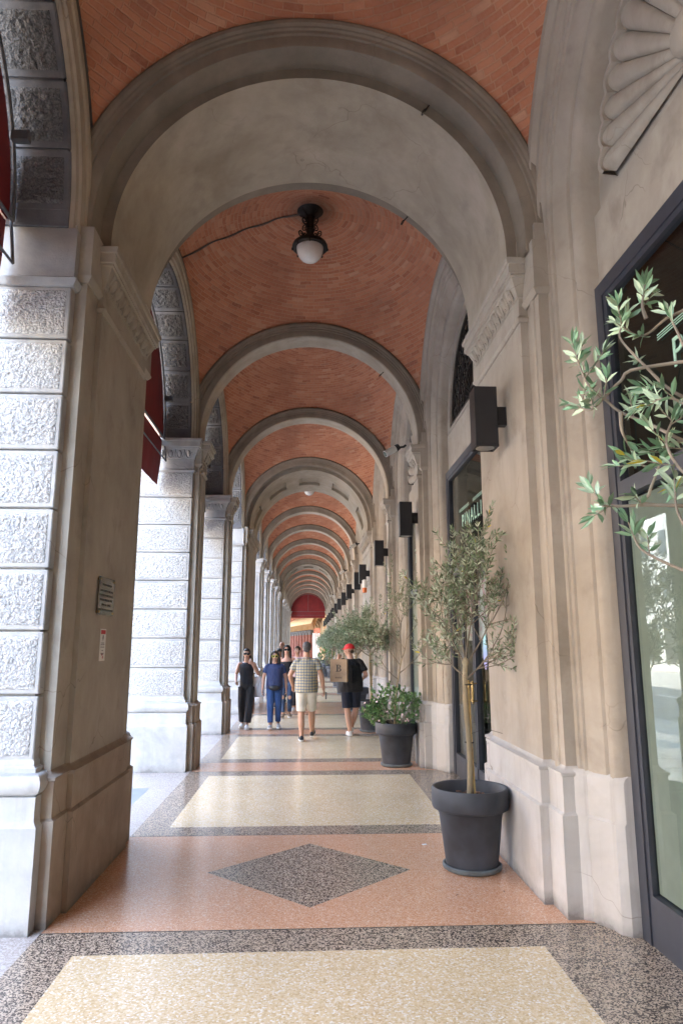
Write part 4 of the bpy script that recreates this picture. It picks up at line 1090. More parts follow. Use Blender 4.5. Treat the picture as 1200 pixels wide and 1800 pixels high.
def plaid():
    t=NT('plaid_shirt'); o=t.coord(); X,Y,Z=t.sep(o)[0:3]
    n=t.noise(t.mapping(o,(1,1,.5)),9,4,.55,.8)
    w=t.math('MULTIPLY',t.math('SUBTRACT',n,.5),.03)
    def band(v,p,d,off=0): return t.math('LESS_THAN',t.math('FRACT',t.math('ADD',t.math('DIVIDE',t.math('ADD',v,w),p),off)),d)
    c=(.42,.40,.32)
    for v in (X,Z):
        a=t.mix(t.math('MULTIPLY',band(v,.050,.34),.66),c,(.07,.11,.17)); c=a
        a=t.mix(t.math('MULTIPLY',band(v,.050,.13,.36),.6),c,(.52,.38,.12)); c=a
    t.col(c); t.set(Roughness=.8); t.bump(n,.5,.03); return t.m
def floral():
    t=NT('floral_shirt'); o=t.coord(); t.col(t.ramp(t.vor(o,16,out='Color'),[(0,(.45,.40,.30)),(.45,(.5,.46,.38)),(.5,(.10,.10,.09)),(1,(.35,.30,.15))],'CONSTANT')); t.set(Roughness=.8); return t.m
def denim():
    t=NT('ripped_jeans'); o=t.coord(); t.col(t.ramp(t.noise(o,7,4),[(.35,(.025,.05,.12)),(.7,(.07,.13,.26))])); t.set(Roughness=.8); t.bump(t.noise(t.mapping(o,(1,1,.4)),10,4),.5,.03); return t.m
def finish(m,name,mat,parent,vox,sm=4,fac=.5):
    o=m.build(name,mat,None,smooth=0)
    md=o.modifiers.new('r','REMESH'); md.mode='VOXEL'; md.voxel_size=vox; md.use_smooth_shade=True
    s=o.modifiers.new('s','SMOOTH'); s.iterations=sm; s.factor=fac
    dg=bpy.context.evaluated_depsgraph_get(); me=bpy.data.meshes.new_from_object(o.evaluated_get(dg)); old=o.data; o.modifiers.clear(); o.data=me; bpy.data.meshes.remove(old); me.name=name
    me.polygons.foreach_set('use_smooth',[True]*len(me.polygons)); o.parent=parent; return o
def loft(m,rings,n=20,pw=1.0):
    """rings: (cx,cy,z,rx,ry)"""
    rows=[[(cx+rx*abs(cos(2*PI*k/n))**pw*math.copysign(1,cos(2*PI*k/n)),cy+ry*abs(sin(2*PI*k/n))**pw*math.copysign(1,sin(2*PI*k/n)),z) for k in range(n)] for cx,cy,z,rx,ry in rings]
    o=len(m.v); m.grid(rows,0,True); q=len(rows)-1
    m.f.append(tuple(o+j for j in range(n))[::-1]); m.mi.append(0); m.f.append(tuple(o+q*n+j for j in range(n))); m.mi.append(0)
def seg(m,pts,rad,n=14): m.tube(pts,rad,n)
def along(a,b,f): return Vector(a).lerp(Vector(b),f)
def limb_pts(A,B,C,k=4):
    A,B,C=map(Vector,(A,B,C)); pts=[A.lerp(B,i/k) for i in range(k)]+[B]+[B.lerp(C,(i+1)/k) for i in range(k)]; return pts
def hand(m,W,D,side,palmn,curl=.5,S=1.0,hold=False):
    """W wrist, D direction, palmn palm normal"""
    W=Vector(W); D=Vector(D).normalized(); Nn=Vector(palmn); Nn=(Nn-D*Nn.dot(D)).normalized(); A=D.cross(Nn).normalized()
    rows=[]
    for f,w,t in ((-.01,.024,.020),(.02,.032,.018),(.05,.040,.016),(.085,.040,.014)):
        rows.append([tuple(W+D*f*S+(A*cos(2*PI*k/12)*w+Nn*sin(2*PI*k/12)*t)*S) for k in range(12)])
    o=len(m.v); m.grid(rows,0,True); m.f.append(tuple(o+j for j in range(12))[::-1]); m.mi.append(0); m.f.append(tuple(o+36+j for j in range(12))); m.mi.append(0)
    for k,(off,l) in enumerate(((-.030,.062),(-.010,.072),(.010,.068),(.029,.052))):
        b=W+D*.08*S+A*off*S; c=curl*(1+.15*k); d1=(D*cos(c*.5)+Nn*sin(c*.5)); d2=(D*cos(c*1.3)+Nn*sin(c*1.3)); d3=(D*cos(c*2.1)+Nn*sin(c*2.1))
        p1=b+d1*l*.42*S; p2=p1+d2*l*.34*S; p3=p2+d3*l*.28*S; m.tube([b-d1*.01,b,p1,p2,p3],[.010*S,.0098*S,.0092*S,.0086*S,.007*S],8)
    b=W+D*.025*S-A*.026*S*side; p1=b+(D*.6-A*side*.75+Nn*.3).normalized()*.035*S; p2=p1+(D*.85-A*side*.25+Nn*.45).normalized()*.032*S
    m.tube([b,p1,p2],[.013*S,.0115*S,.009*S],8)
def person(label,loc,rz,H,P,skin,garb,group='people walking through the arcade'):
    """local +y is forward. P: joints at 1.75 m scale"""
    r=thing('person',label,'person',loc,rz,group); s=H/1.75; r.scale=(s,s,s)
    g=lambda k:Vector(P[k])
    wd=P.get('w',1.0); hip=g('hip'); ch=g('chest'); hd=g('head'); hy=P.get('yaw',0); arm=P.get('arm',1.0); leg=P.get('leg',1.0)
    m=MB()
    # torso
    loft(m,[(hip.x,hip.y,hip.z-.10,.10*wd,.09*wd),(hip.x,hip.y,hip.z-.03,.155*wd,.115*wd),(hip.x,hip.y,hip.z+.06,.15*wd,.11*wd),(lerp(hip.x,ch.x,.4),lerp(hip.y,ch.y,.4),hip.z+.17,.135*wd,.10*wd),
      (ch.x,ch.y,ch.z-.07,.155*wd,.115*wd),(ch.x,ch.y,ch.z+.04,.165*wd,.11*wd),(ch.x,ch.y-.005,ch.z+.09,.145*wd,.085),(ch.x,ch.y-.01,ch.z+.125,.10,.07),(ch.x,ch.y-.01,ch.z+.155,.065,.056)],20)
    nk=Vector((ch.x,ch.y-.01,ch.z+.13)); m.tube([nk,nk+(hd-nk)*.4,hd+Vector((0,0,-.07))],[.066,.060,.058],12)
    Rh=Matrix.Rotation(hy,3,'Z')
    def H_(v): return tuple(hd+Rh@Vector(v))
    m.ell(H_((0,-.012,.025)),(.074,.093,.090),16,12,rot=Rh); m.ell(H_((0,.022,-.045)),(.056,.062,.062),14,10,rot=Rh); m.ell(H_((0,.045,-.078)),(.030,.030,.024),10,8,rot=Rh)
    m.tube([H_((0,.078,.012)),H_((0,.098,-.022)),H_((0,.085,-.032))],[.009,.014,.010],8); m.ell(H_((0,.074,-.056)),(.022,.014,.009),8,6,rot=Rh)
    for q in (-1,1):
        m.ell(H_((q*.075,-.012,-.012)),(.010,.018,.030),8,6,rot=Rh); m.ell(H_((q*.045,.045,-.025)),(.022,.02,.02),8,6)
    for sd,k in ((-1,'L'),(1,'R')):
        S,E,W=g('sh'+k),g('el'+k),g('wr'+k); pts=limb_pts(S,E,W); rad=[.052,.050,.047,.043,.040,.041,.037,.031,.026]
        m.tube([S+Vector((-sd*.05,0,.005))]+pts,[.045]+[x*arm for x in rad],12)
        hand(m,W,(W-E),sd,P.get('pn'+k,(-sd,0,0)),P.get('curl'+k,.5),S=1.02)
        Hp,K,A,T=g('hp'+k),g('kn'+k),g('an'+k),g('to'+k); pts=limb_pts(Hp,K,A); rad=[.088,.084,.076,.064,.054,.056,.053,.041,.036]
        m.tube(pts,[x*leg for x in rad],14)
        m.tube([A+Vector((0,-.03,-.03)),A+Vector((0,.02,-.02)),along(A,T,.6)+Vector((0,0,-.01)),T],[.032,.036,.034,.026],10)
    finish(m,'body',skin,r,.0085,3)
    # face
    if not P.get('back'):
        m=MB()
        for q in (-1,1): m.ell(H_((q*.031,.072,.004)),(.014,.010,.008),10,6,rot=Rh)
        m.build('eyes',MT['white'],r); 
        m=MB()
        for q in (-1,1): m.ell(H_((q*.031,.0805,.004)),(.006,.004,.006),8,5); m.tube([H_((q*.014,.080,.026)),H_((q*.034,.080,.030)),H_((q*.052,.066,.024))],.004,5)
        m.build('eyebrows_and_pupils',HAIR,r)
        m=MB(); m.ell(H_((0,.084,-.056)),(.022,.009,.008),10,6,rot=Rh); m.build('lips',simple('lips',(.40,.12,.11),.4),r)
    garb(r,P,H_,Rh,g)
    return r
def top(r,P,name,mat,g,sleeve=.55,ease=.02,zlo=-.04,belly=0,neck=.155,loose=0,sl_r=.06):
    wd=P.get('w',1.0); hip=g('hip'); ch=g('chest'); m=MB(); e=ease
    R=[(hip.x,hip.y+belly*.4,hip.z+zlo,.155*wd+e+loose,.12*wd+e+loose+belly*.5),(hip.x,hip.y+belly*.5,hip.z+.05,.155*wd+e+loose,.12*wd+e+loose+belly),(lerp(hip.x,ch.x,.4),lerp(hip.y,ch.y,.4)+belly*.6,hip.z+.17,.145*wd+e+loose,.108*wd+e+loose+belly),
      (ch.x,ch.y+belly*.2,ch.z-.07,.163*wd+e,.120*wd+e+loose*.5),(ch.x,ch.y,ch.z+.04,.172*wd+e,.115*wd+e)]
    if neck>.1: R+=[(ch.x,ch.y-.004,ch.z+.085,.158*wd+e*.5,.092+e*.6),(ch.x,ch.y-.008,ch.z+.122,.118*wd,.078),(ch.x,ch.y-.01,ch.z+neck,.076,.062)]
    loft(m,R,24)
    if sleeve:
        for sd,k in ((-1,'L'),(1,'R')):
            S,E,W=g('sh'+k),g('el'+k),g('wr'+k); f=min(sleeve,1); B=along(S,E,f)
            a_=P.get('arm',1); m.tube([Vector((ch.x+sd*.085,S.y,S.z+.012)),S+Vector((-sd*.035,0,.004)),S+Vector((sd*.004,0,-.022)),along(S,E,max(.3,f*.5)),along(S,E,f*.85),B],[.046,sl_r*.92*a_,sl_r*.96*a_,sl_r*.95*a_,sl_r*a_,sl_r*1.0*a_],16)
    o=finish(m,name,mat,r,.010,4)
    return o
def legs(r,P,name,mat,g,to=1.0,w0=.105,w1=.07,w2=.06,ease=.015):
    wd=P.get('w',1.0); hip=g('hip'); m=MB()
    loft(m,[(hip.x,hip.y,hip.z-.11,.13*wd,.105*wd),(hip.x,hip.y,hip.z-.03,.162*wd+ease*.6,.122*wd+ease*.6),(hip.x,hip.y,hip.z+.06,.152*wd+ease*.4,.114*wd+ease*.4),(hip.x,hip.y,hip.z+.10,.142*wd,.106*wd)],22)
    for sd,k in ((-1,'L'),(1,'R')):
        Hp,K,A=g('hp'+k),g('kn'+k),g('an'+k)
        if to<=1: B=along(Hp,K,to); m.tube([Hp,along(Hp,K,to*.5),B],[w0,lerp(w0,w1,.5),w1],16)
        else:
            B=along(K,A,to-1); m.tube([Hp,along(Hp,K,.5),K,along(K,B,.5),B],[w0,lerp(w0,w1,.5),w1,lerp(w1,w2,.6),w2],16)
    return finish(m,name,mat,r,.010,4)
def shoes(r,P,g,mat,sole,low=True,name='shoe'):
    for sd,k in ((-1,'L'),(1,'R')):
        A,T=g('an'+k),g('to'+k); d=(T-A); fw=Vector((d.x,d.y,d.z+.055)).normalized() if abs(d.z+.055)>.02 else Vector((d.x,d.y,0)).normalized(); upv=Vector((0,0,1)); up=(upv-fw*upv.dot(fw)).normalized(); sdv=fw.cross(up)
        H0=A-fw*.055-up*.075
        def foot(zz,wk):
            return [tuple(H0+fw*x+sdv*y*wk+up*zz(x)) for x,y in ((-.008,0),(.0,.028),(.05,.036),(.12,.038),(.19,.050),(.235,.046),(.265,.028),(.275,0),(.265,-.028),(.235,-.046),(.19,-.050),(.12,-.038),(.05,-.036),(.0,-.028))]
        m=MB(); a=foot(lambda x:0,1.04); b=foot(lambda x:.024,1.04); m.grid([a,b],0,True); m.f+=[tuple(range(14))[::-1],tuple(range(14,28))]; m.mi+=[0,0]; m.build('sole',sole,None,smooth=40).parent=r
        m=MB(); b=foot(lambda x:.022,1.0); c=foot(lambda x:.055 if x>.12 else .07,.93); t=[tuple(H0+fw*x+sdv*y*.8+up*z) for x,y,z in ((.0,0,.095),(.005,.02,.095),(.05,.028,.092),(.10,.028,.094),(.15,.030,.080),(.20,.028,.066),(.235,.018,.058),(.25,0,.052),(.235,-.018,.058),(.20,-.028,.066),(.15,-.030,.080),(.10,-.028,.094),(.05,-.028,.092),(.005,-.02,.095))]
        m.grid([b,c,t],0,True); m.f+=[tuple(range(14))[::-1],tuple(range(28,42))]; m.mi+=[0,0]
        o=m.build(name,mat,None,smooth=60); o.parent=r
def hair_short(r,H_,Rh,mat,full=1.0):
    m=MB(); m.ell(H_((0,-.022,.034)),(.081,.094,.094),18,12,rot=Rh); m.ell(H_((0,-.060,-.015)),(.066,.050,.055),14,10,rot=Rh); m.ell(H_((0,.02,.075)),(.062,.065,.045),14,8,rot=Rh); return finish(m,'hair',mat,r,.006,3)
def hair_long(r,H_,Rh,mat,ln=.28,side=.09,part=0):
    m=MB(); m.ell(H_((0,.018,.088)),(.066,.070,.036),14,8,rot=Rh); m.ell(H_((0,-.022,.034)),(.086,.094,.094),18,12,rot=Rh); m.ell(H_((0,-.070,-.05)),(.080,.055,.10),14,10,rot=Rh)
    for q in (-1,1):
        m.tube([H_((q*.045,.05,.10)),H_((q*.080,.03,.05)),H_((q*.088,.0,-.03)),H_((q*side,-.015,-.10)),H_((q*side*1.02,-.01,-.10-ln*.5)),H_((q*side*.85,-.02,-.10-ln))],[.020,.024,.028,.034,.030,.010],10)
    m.tube([H_((0,-.08,-.02)),H_((0,-.095,-.12)),H_((0,-.10,-.12-ln*.6)),H_((0,-.10,-.12-ln*.9))],[.07,.075,.06,.03],12)
    return finish(m,'hair',mat,r,.0065,3)
def shades(r,H_,Rh,frame,lens,big=1):
    m=MB(); n=MB()
    for q in (-1,1):
        c=Vector((q*.034,.094,.004)); ring=[H_(c+Vector((.030*big*cos(2*PI*k/14),-.012*abs(cos(2*PI*k/14))*(1 if cos(2*PI*k/14)*q>0 else 0),.023*big*sin(2*PI*k/14)))) for k in range(15)]
        m.tube(ring,.0042,6,cap=False); m.tube([H_((q*.064,.082,.010)),H_((q*.078,.02,.008)),H_((q*.078,-.02,-.002))],.0035,5)
        n.ell(H_(c+Vector((0,-.002,0))),(.029*big,.006,.022*big),12,8,rot=Rh)
    m.tube([H_((-.008,.100,.010)),H_((.008,.100,.010))],.0035,5)
    m.build('sunglasses',frame,r); n.build('lenses',lens,r)
LENS=simple('dark_lens',(.012,.010,.012),.12); BLK=simple('black_leather',(.015,.018,.022),.4); WSH=simple('white_shoe',(.72,.72,.70),.55); GSH=simple('grey_shoe',(.36,.38,.37),.7); DSH=simple('navy_shoe',(.02,.025,.035),.6); SOLE=simple('rubber_sole',(.70,.70,.68),.7)
def pose(**k):
    P=dict(hip=(0,0,.95),chest=(0,.01,1.30),head=(0,.03,1.62),shL=(-.180,0,1.395),shR=(.180,0,1.395),elL=(-.235,-.02,1.14),elR=(.235,-.02,1.14),wrL=(-.245,.06,.89),wrR=(.245,.06,.89),
      hpL=(-.088,0,.90),hpR=(.088,0,.90),knL=(-.09,.02,.49),knR=(.09,.02,.49),anL=(-.09,-.01,.085),anR=(.09,-.01,.085),toL=(-.105,.15,.03),toR=(.105,.15,.03)); P.update(k); return P
# --- man in plaid shirt, seen from behind
MPL=plaid(); MSH=cloth('cream_shorts',(.66,.62,.54)); 
def g1(r,P,H_,Rh,g):
    top(r,P,'plaid_shirt',MPL,g,.62,.022,-.10,.02,loose=.012,sl_r=.064); legs(r,P,'shorts',MSH,g,.93,.110,.088,ease=.01); shoes(r,P,g,DSH,SOLE); hair_short(r,H_,Rh,HAIRG)
    W=g('wrL'); m=MB(); m.tube([W+Vector((.033*cos(2*PI*k/14),.033*sin(2*PI*k/14),.03)) for k in range(15)],.007,6,cap=False); m.build('bracelet',HAIRB,r)
    ch=g('chest'); m=MB(); m.tube([Vector((ch.x+.073*cos(2*PI*k/20),ch.y+.012+.068*sin(2*PI*k/20),ch.z+.158-.012*sin(2*PI*k/20))) for k in range(21)],.014,6,cap=False); m.build('collar',MPL,r)
P1=pose(w=1.16,arm=1.12,leg=1.12,back=1,elL=(-.30,-.01,1.15),wrL=(-.255,.13,.955),elR=(.275,-.05,1.15),wrR=(.315,.0,.90),pnL=(.7,-.7,0),curlL=.7,curlR=.8,
   hpL=(-.09,0,.9),knL=(-.095,.09,.49),anL=(-.085,.22,.085),toL=(-.10,.38,.035),knR=(.095,.0,.49),anR=(.10,-.22,.15),toR=(.115,-.085,.035),head=(0,.035,1.635))
P1.update(anL=(-.075,-.10,.085),toL=(-.09,.06,.03),knL=(-.09,.02,.49),anR=(.10,.26,.12),toR=(.115,.42,.09),knR=(.095,.16,.50))
pm=person('man in blue and yellow plaid shirt and cream shorts walking away',(-.02,12.95,0),R_(-2),1.745,P1,SKB,g1)
ph=thing('phone','dark phone in the right hand of the man in the plaid shirt','phone',(.335,12.90,.79),R_(10)); m=MB(); m.box(-.006,.006,-.034,.034,-.065,.065,bev=.004); m.build('phone_case',BLK,ph); m=MB(); m.box(.0065,.008,-.030,.030,-.06,.06); m.build('screen',LENS,ph)
# --- man in red cap
MBT=cloth('black_tee',(.012,.012,.014)); MBS=cloth('navy_shorts',(.014,.018,.035)); RED=cloth('red_cap',(.62,.02,.03),.7,.1)
def g2(r,P,H_,Rh,g):
    top(r,P,'t_shirt',MBT,g,.74,.028,-.12,.05,loose=.03,sl_r=.070); legs(r,P,'shorts',MBS,g,.90,.118,.098,ease=.02); shoes(r,P,g,WSH,SOLE)
    m=MB(); m.ell(H_((0,-.062,-.012)),(.068,.042,.045),12,8,rot=Rh); finish(m,'hair',HAIRB,r,.006,2)
    m=MB(); m.ell(H_((0,-.015,.045)),(.088,.108,.090),20,10,rot=Rh,v0=-.12); m.lathe([(.0,.0),(.009,.004),(.0,.01)],8,H_((0,-.015,.133)))
    m.build('red_cap',RED,r)
    m=MB(); rows=[]
    for j in range(5):
        f=j/4; rows.append([H_(((.076-.01*f)*sin(a)*(1),.07*cos(a)*(1)+ .008+.075*f*cos(a),.045-.016*f-.012*sin(a)**2)) for a in [lerp(-1.25,1.25,k/12) for k in range(13)]])
    m.grid(rows); m.grid([[(p[0],p[1],p[2]-.004) for p in q] for q in rows],flip=True); m.build('cap_brim',RED,r)
P2=pose(w=1.17,arm=1.12,leg=1.10,back=1,yaw=R_(68),head=(-.035,.06,1.615),chest=(0,.02,1.30),elL=(-.28,.22,1.27),wrL=(-.235,.04,1.47),pnL=(0,-1,0),curlL=1.0,elR=(.285,-.08,1.15),wrR=(.27,.17,1.08),
   knL=(-.07,.02,.49),anL=(-.02,-.02,.085),toL=(-.03,.14,.03),knR=(.10,.05,.50),anR=(.03,.16,.14),toR=(.04,.31,.10),hpR=(.085,0,.90))
person('man in red cap, black t-shirt and dark shorts walking away with a paper bag',(.83,13.55,0),R_(4),1.72,P2,SKA,g2)
bag=thing('paper_bag','brown paper bag with black letter B over the shoulder of the red cap man','paper bag',(.59,13.20,1.02),R_(-14))
KR=simple('kraft_paper',(.44,.31,.20),.8,var=.1,bump=.1); KS=simple('kraft_side',(.36,.25,.15),.8,var=.1)
m=MB(); w,d,h=.158,.065,.41
m.box(-w,w,-d,-d+.003,0,h); m.box(-w,w,d-.003,d,0,h); m.box(-w,w,-d+.003,d-.003,0,.003); m.build('bag_panels',KR,bag)
m=MB(); m.add([(w,-d,0),(w-.012,0,0),(w,d,0),(w,-d,h),(w-.02,0,h),(w,d,h)],[(0,1,4,3),(1,2,5,4)]); m.add([(-w,-d,0),(-w+.012,0,0),(-w,d,0),(-w,-d,h),(-w+.02,0,h),(-w,d,h)],[(0,1,4,3),(1,2,5,4)]); m.build('gusset',KS,bag)
m=MB()
for y in (-d+.01,): m.tube([(-.05,y,h-.03),(-.045,y,h+.06),(.0,y,h+.10),(.045,y,h+.06),(.05,y,h-.03)],.004,6)
m.build('handle',KS,bag)
m=MB(); yb=-d-.0035; yf=yb+.003
def strip(P,Q):
    n=len(P); m.grid([[(a,yb,b) for a,b in P],[(a,yb,b) for a,b in Q]])
zb,zm,zt=.185,.250,.310
m.box(-.034,-.010,yb,yf,zb,zt); m.box(-.052,.006,yb,yf,zt-.006,zt+.001); m.box(-.052,.006,yb,yf,zb-.001,zb+.006); m.box(-.01,.012,yb,yf,zm-.003,zm+.003)
for lo,hi,w1_,t_ in ((zm,zt,.040,.022),(zb,zm,.048,.024)):
    c_=(lo+hi)/2; r_=(hi-lo)/2
    A=[(.004+w1_*cos(a),c_+r_*sin(a)) for a in [lerp(-PI/2,PI/2,k/16) for k in range(17)]]; B=[(.004+(w1_-t_)*cos(a),c_+(r_-.006)*sin(a)) for a in [lerp(-PI/2,PI/2,k/16) for k in range(17)]]
    strip(A,B)
m.build('printed_letter',MT['black'],bag,smooth=0)
text_mesh('BOGGI',.038,MT['black'],'printed_name',bag,(0,-d-.003,.075),(PI/2,0,0),sp=1.1)
# --- woman in black
MBK=cloth('black_top',(.014,.016,.024)); MCH=cloth('charcoal_trousers',(.022,.022,.026))
def g3(r,P,H_,Rh,g):
    top(r,P,'sleeveless_top',MBK,g,0,.012,.0,0,neck=.13); legs(r,P,'trousers',MCH,g,1.86,.100,.088,.082); shoes(r,P,g,WSH,SOLE); 
    m=MB(); m.ell(H_((0,-.022,.036)),(.083,.094,.093),18,12,rot=Rh); m.ell(H_((0,.018,.088)),(.066,.070,.036),14,8,rot=Rh); m.ell(H_((0,-.075,-.05)),(.070,.05,.09),12,8,rot=Rh); m.tube([H_((-.06,-.06,-.03)),H_((-.085,-.03,-.12)),H_((-.09,.0,-.22))],[.03,.03,.012],8); m.tube([H_((.06,-.06,-.03)),H_((.07,-.06,-.12)),H_((.06,-.06,-.2))],[.03,.03,.012],8); finish(m,'hair',HAIR,r,.0065,3)
    shades(r,H_,Rh,LENS,LENS,.95)
P3=pose(w=.90,arm=.92,leg=.95,head=(0,.03,1.615),elL=(-.27,.02,1.17),wrL=(-.14,.19,1.40),pnL=(.3,-.3,.5),curlL=.9,elR=(.235,-.02,1.16),wrR=(.205,.20,1.03),curlR=1.1,pnR=(-.9,.2,-.2),
   shL=(-.158,0,1.395),shR=(.158,0,1.395),knL=(-.085,.10,.49),anL=(-.05,.14,.085),toL=(-.06,.30,.05),knR=(.085,.03,.49),anR=(.075,-.08,.10),toR=(.085,.08,.03))
person('woman in sleeveless black top and black trousers, hand raised to her chin',(-1.27,14.85,0),R_(178),1.63,P3,SKA,g3)
tb=thing('tote_bag','white tote bag hanging at the side of the woman in black','tote bag',(-1.02,14.98,.62),R_(20)); m=MB()
loft(m,[(0,0,.0,.10,.03),(0,0,.02,.13,.045),(0,0,.2,.13,.04),(0,0,.34,.11,.02),(-.02,0,.42,.07,.015)],16); m.build('bag_body',cloth('white_cotton',(.66,.66,.68),.8,.5),tb)
m=MB(); m.tube([(-.06,0,.40),(-.10,0,.55),(-.09,-.02,.72)],.007,6); m.build('strap',MT['white'],tb)
# --- woman in blue polo
MPO=cloth('navy_polo',(.028,.045,.125)); MBL=cloth('blue_trousers',(.025,.07,.21)); YEL=simple('yellow_frames',(.85,.80,.12),.4)
def g4(r,P,H_,Rh,g):
    top(r,P,'polo_shirt',MPO,g,.62,.02,-.06,.035,loose=.012,sl_r=.066); legs(r,P,'trousers',MBL,g,1.84,.102,.078,.064); shoes(r,P,g,GSH,SOLE); hair_long(r,H_,Rh,HAIR,.10,.10)
    shades(r,H_,Rh,YEL,LENS,1.1)
    ch=g('chest')
    m=MB(); m.tube([Vector((ch.x+.07*cos(a),ch.y+.005+.066*sin(a),ch.z+.155-.03*max(0,sin(a)))) for a in [PI*.5+ .25+k/18*(2*PI-.5) for k in range(19)]],.013,6); m.build('collar',MPO,r)
    m=MB(); m.ell((0,.175,.915),(.125,.05,.065),18,10); m.tube([(.125,.16,.94),(.19,.05,.96),(.19,-.05,.96),(.12,-.15,.96)],.012,6); m.tube([(-.125,.16,.94),(-.19,.05,.96),(-.19,-.05,.96),(-.12,-.15,.96)],.012,6); m.build('belt_bag',BLK,r)
P4=pose(w=1.06,arm=1.0,leg=1.02,shL=(-.175,0,1.39),shR=(.175,0,1.39),elL=(-.25,-.04,1.14),wrL=(-.265,-.02,.89),elR=(.25,.02,1.14),wrR=(.27,.09,.88),knL=(-.09,.0,.49),anL=(-.09,-.08,.10),toL=(-.11,.08,.03),knR=(.085,.10,.49),anR=(.075,.15,.09),toR=(.085,.31,.06),head=(0,.04,1.61))
person('woman in navy polo, blue trousers and yellow sunglasses with a belt bag',(-.68,14.75,0),R_(181),1.585,P4,SKA,g4)
# --- woman with off shoulder top and ripped jeans
MJE=denim()
def g5(r,P,H_,Rh,g):
    top(r,P,'off_shoulder_top',MBK,g,0,.012,.0,0,neck=0); legs(r,P,'ripped_jeans',MJE,g,1.86,.098,.066,.052)
    m=MB()
    for k in ('L','R'):
        K=g('kn'+k); m.ell((K.x,K.y+.050,K.z),(.045,.022,.055),12,8)
    m.build('ripped_knee',SKA,r); shoes(r,P,g,simple('leopard_shoe',(.30,.22,.15),.7,var=.6,scale=50),SOLE); hair_long(r,H_,Rh,HAIR,.22,.085); shades(r,H_,Rh,LENS,LENS,1.05)
P5=pose(w=.90,arm=.9,leg=.94,shL=(-.158,0,1.395),shR=(.158,0,1.395),knL=(-.085,.02,.49),anL=(-.08,-.06,.09),toL=(-.10,.10,.03),knR=(.085,.08,.49),anR=(.08,.10,.085),toR=(.095,.26,.04))
person('woman in black off shoulder top and ripped jeans, walking behind the blue polo',(-.50,16.95,0),R_(180),1.70,P5,SKA,g5)
# --- faces further back
def g6(r,P,H_,Rh,g):
    top(r,P,'pink_top',cloth('pink_top',(.60,.42,.40)),g,.6,.015,-.05); legs(r,P,'trousers',MCH,g,1.85); shoes(r,P,g,WSH,SOLE); hair_short(r,H_,Rh,HAIRB)
person('dark haired person in pale pink top, half hidden behind the plaid shirt',(-.27,18.6,0),R_(172),1.67,pose(w=.9,arm=.92,leg=.95,yaw=R_(-25)),SKA,g6)
def g7(r,P,H_,Rh,g):
    top(r,P,'floral_shirt',floral(),g,.7,.02,-.08); legs(r,P,'trousers',MCH,g,1.85); shoes(r,P,g,DSH,SOLE); hair_short(r,H_,Rh,HAIR)
    m=MB(); m.ell(H_((0,-.01,.045)),(.088,.105,.085),16,8,v0=-.1,rot=Rh); m.build('dark_cap',BLK,r)
person('person in dark cap and pale floral shirt behind the woman with long hair',(-.78,19.6,0),R_(186),1.60,pose(),SKB,g7)
def g8(r,P,H_,Rh,g):
    top(r,P,'pale_shirt',cloth('pale_shirt',(.55,.55,.56)),g,.7,.02,-.08); legs(r,P,'trousers',MCH,g,1.85); shoes(r,P,g,DSH,SOLE)
person('bald man in pale shirt, only his head showing farthest back in the group',(-.78,21.4,0),R_(180),1.80,pose(w=1.05),SKA,g8)
# ------------------------------------------------------------------ old portico beyond the end of the arcade
MT['red_col']=plaster('red_column',(.20,.065,.045),(.14,.045,.03),(.26,.10,.07))
MT['ochre_vault']=plaster('ochre_vault',(.42,.27,.13),(.35,.21,.09),(.48,.33,.18),stain=.1)
MT['capital']=simple('dark_capital',(.12,.115,.11),.85,var=.2)
def portico_col():
    r=thing('portico_column','x','column',(0,0,0)); m=MB(); m.lathe([(.0,0),(.30,0),(.30,.12),(.25,.18),(.225,.24),(.20,2.70),(.22,2.74)],18); m.build('shaft',MT['red_col'],r)
    m=MB(); m.lathe([(.20,2.72),(.24,2.76),(.21,2.80),(.23,2.95),(.30,3.10),(.34,3.15)],12)
    for k in range(8):
        a=2*PI*k/8; m.ell((.27*cos(a),.27*sin(a),3.03),(.06,.06,.10),6,5)
    m.box(-.30,.30,-.30,.30,3.15,3.24); m.build('capital',MT['capital'],r)
    m=MB(); m.box(-.24,.24,-.24,.24,3.24,3.9); m.build('springer',MT['ochre_vault'],r); return r
pc=portico_col()
for k in range(8):
    x=-2.05+k*.335; yy=88.0-k*1.9
    o=pc if k==0 else dup(pc,(0,0,0)); o.location=(x,yy,0)
    o['label']='red column with dark capital in the far portico, %s from the left'%['first','second','third','fourth','fifth','sixth','seventh','eighth'][k]; o['group']='red columns of the far portico'
r=thing('portico_vault','ochre ribbed vault of the old portico glimpsed beneath the far red awning','portico',(0,0,0))
m=MB()
for k in range(9):
    x0=-2.2+k*.335; y0=88.6-k*1.9
    pts=[]; 
    for j in range(21):
        t=PI*j/20; pts.append((x0+1.0+1.35*(-cos(t))*.9+.35,y0+.9-3.0*cos(t)*.2+1.2,3.7+1.1*sin(t)))
    m.tube(pts,.14,6)
m.build('rib',MT['ochre_vault'],r)
m=MB(); rows=[]
for k in range(10):
    x0=-2.5+k*.335; y0=90.6-k*1.9
    rows.append([(x0+1.35+1.5*(-cos(PI*j/20)),y0+1.5-3.0*cos(PI*j/20)*.2,3.8+1.2*sin(PI*j/20)) for j in range(21)])
m.grid(rows); m.build('vault',MT['ochre_vault'],r)
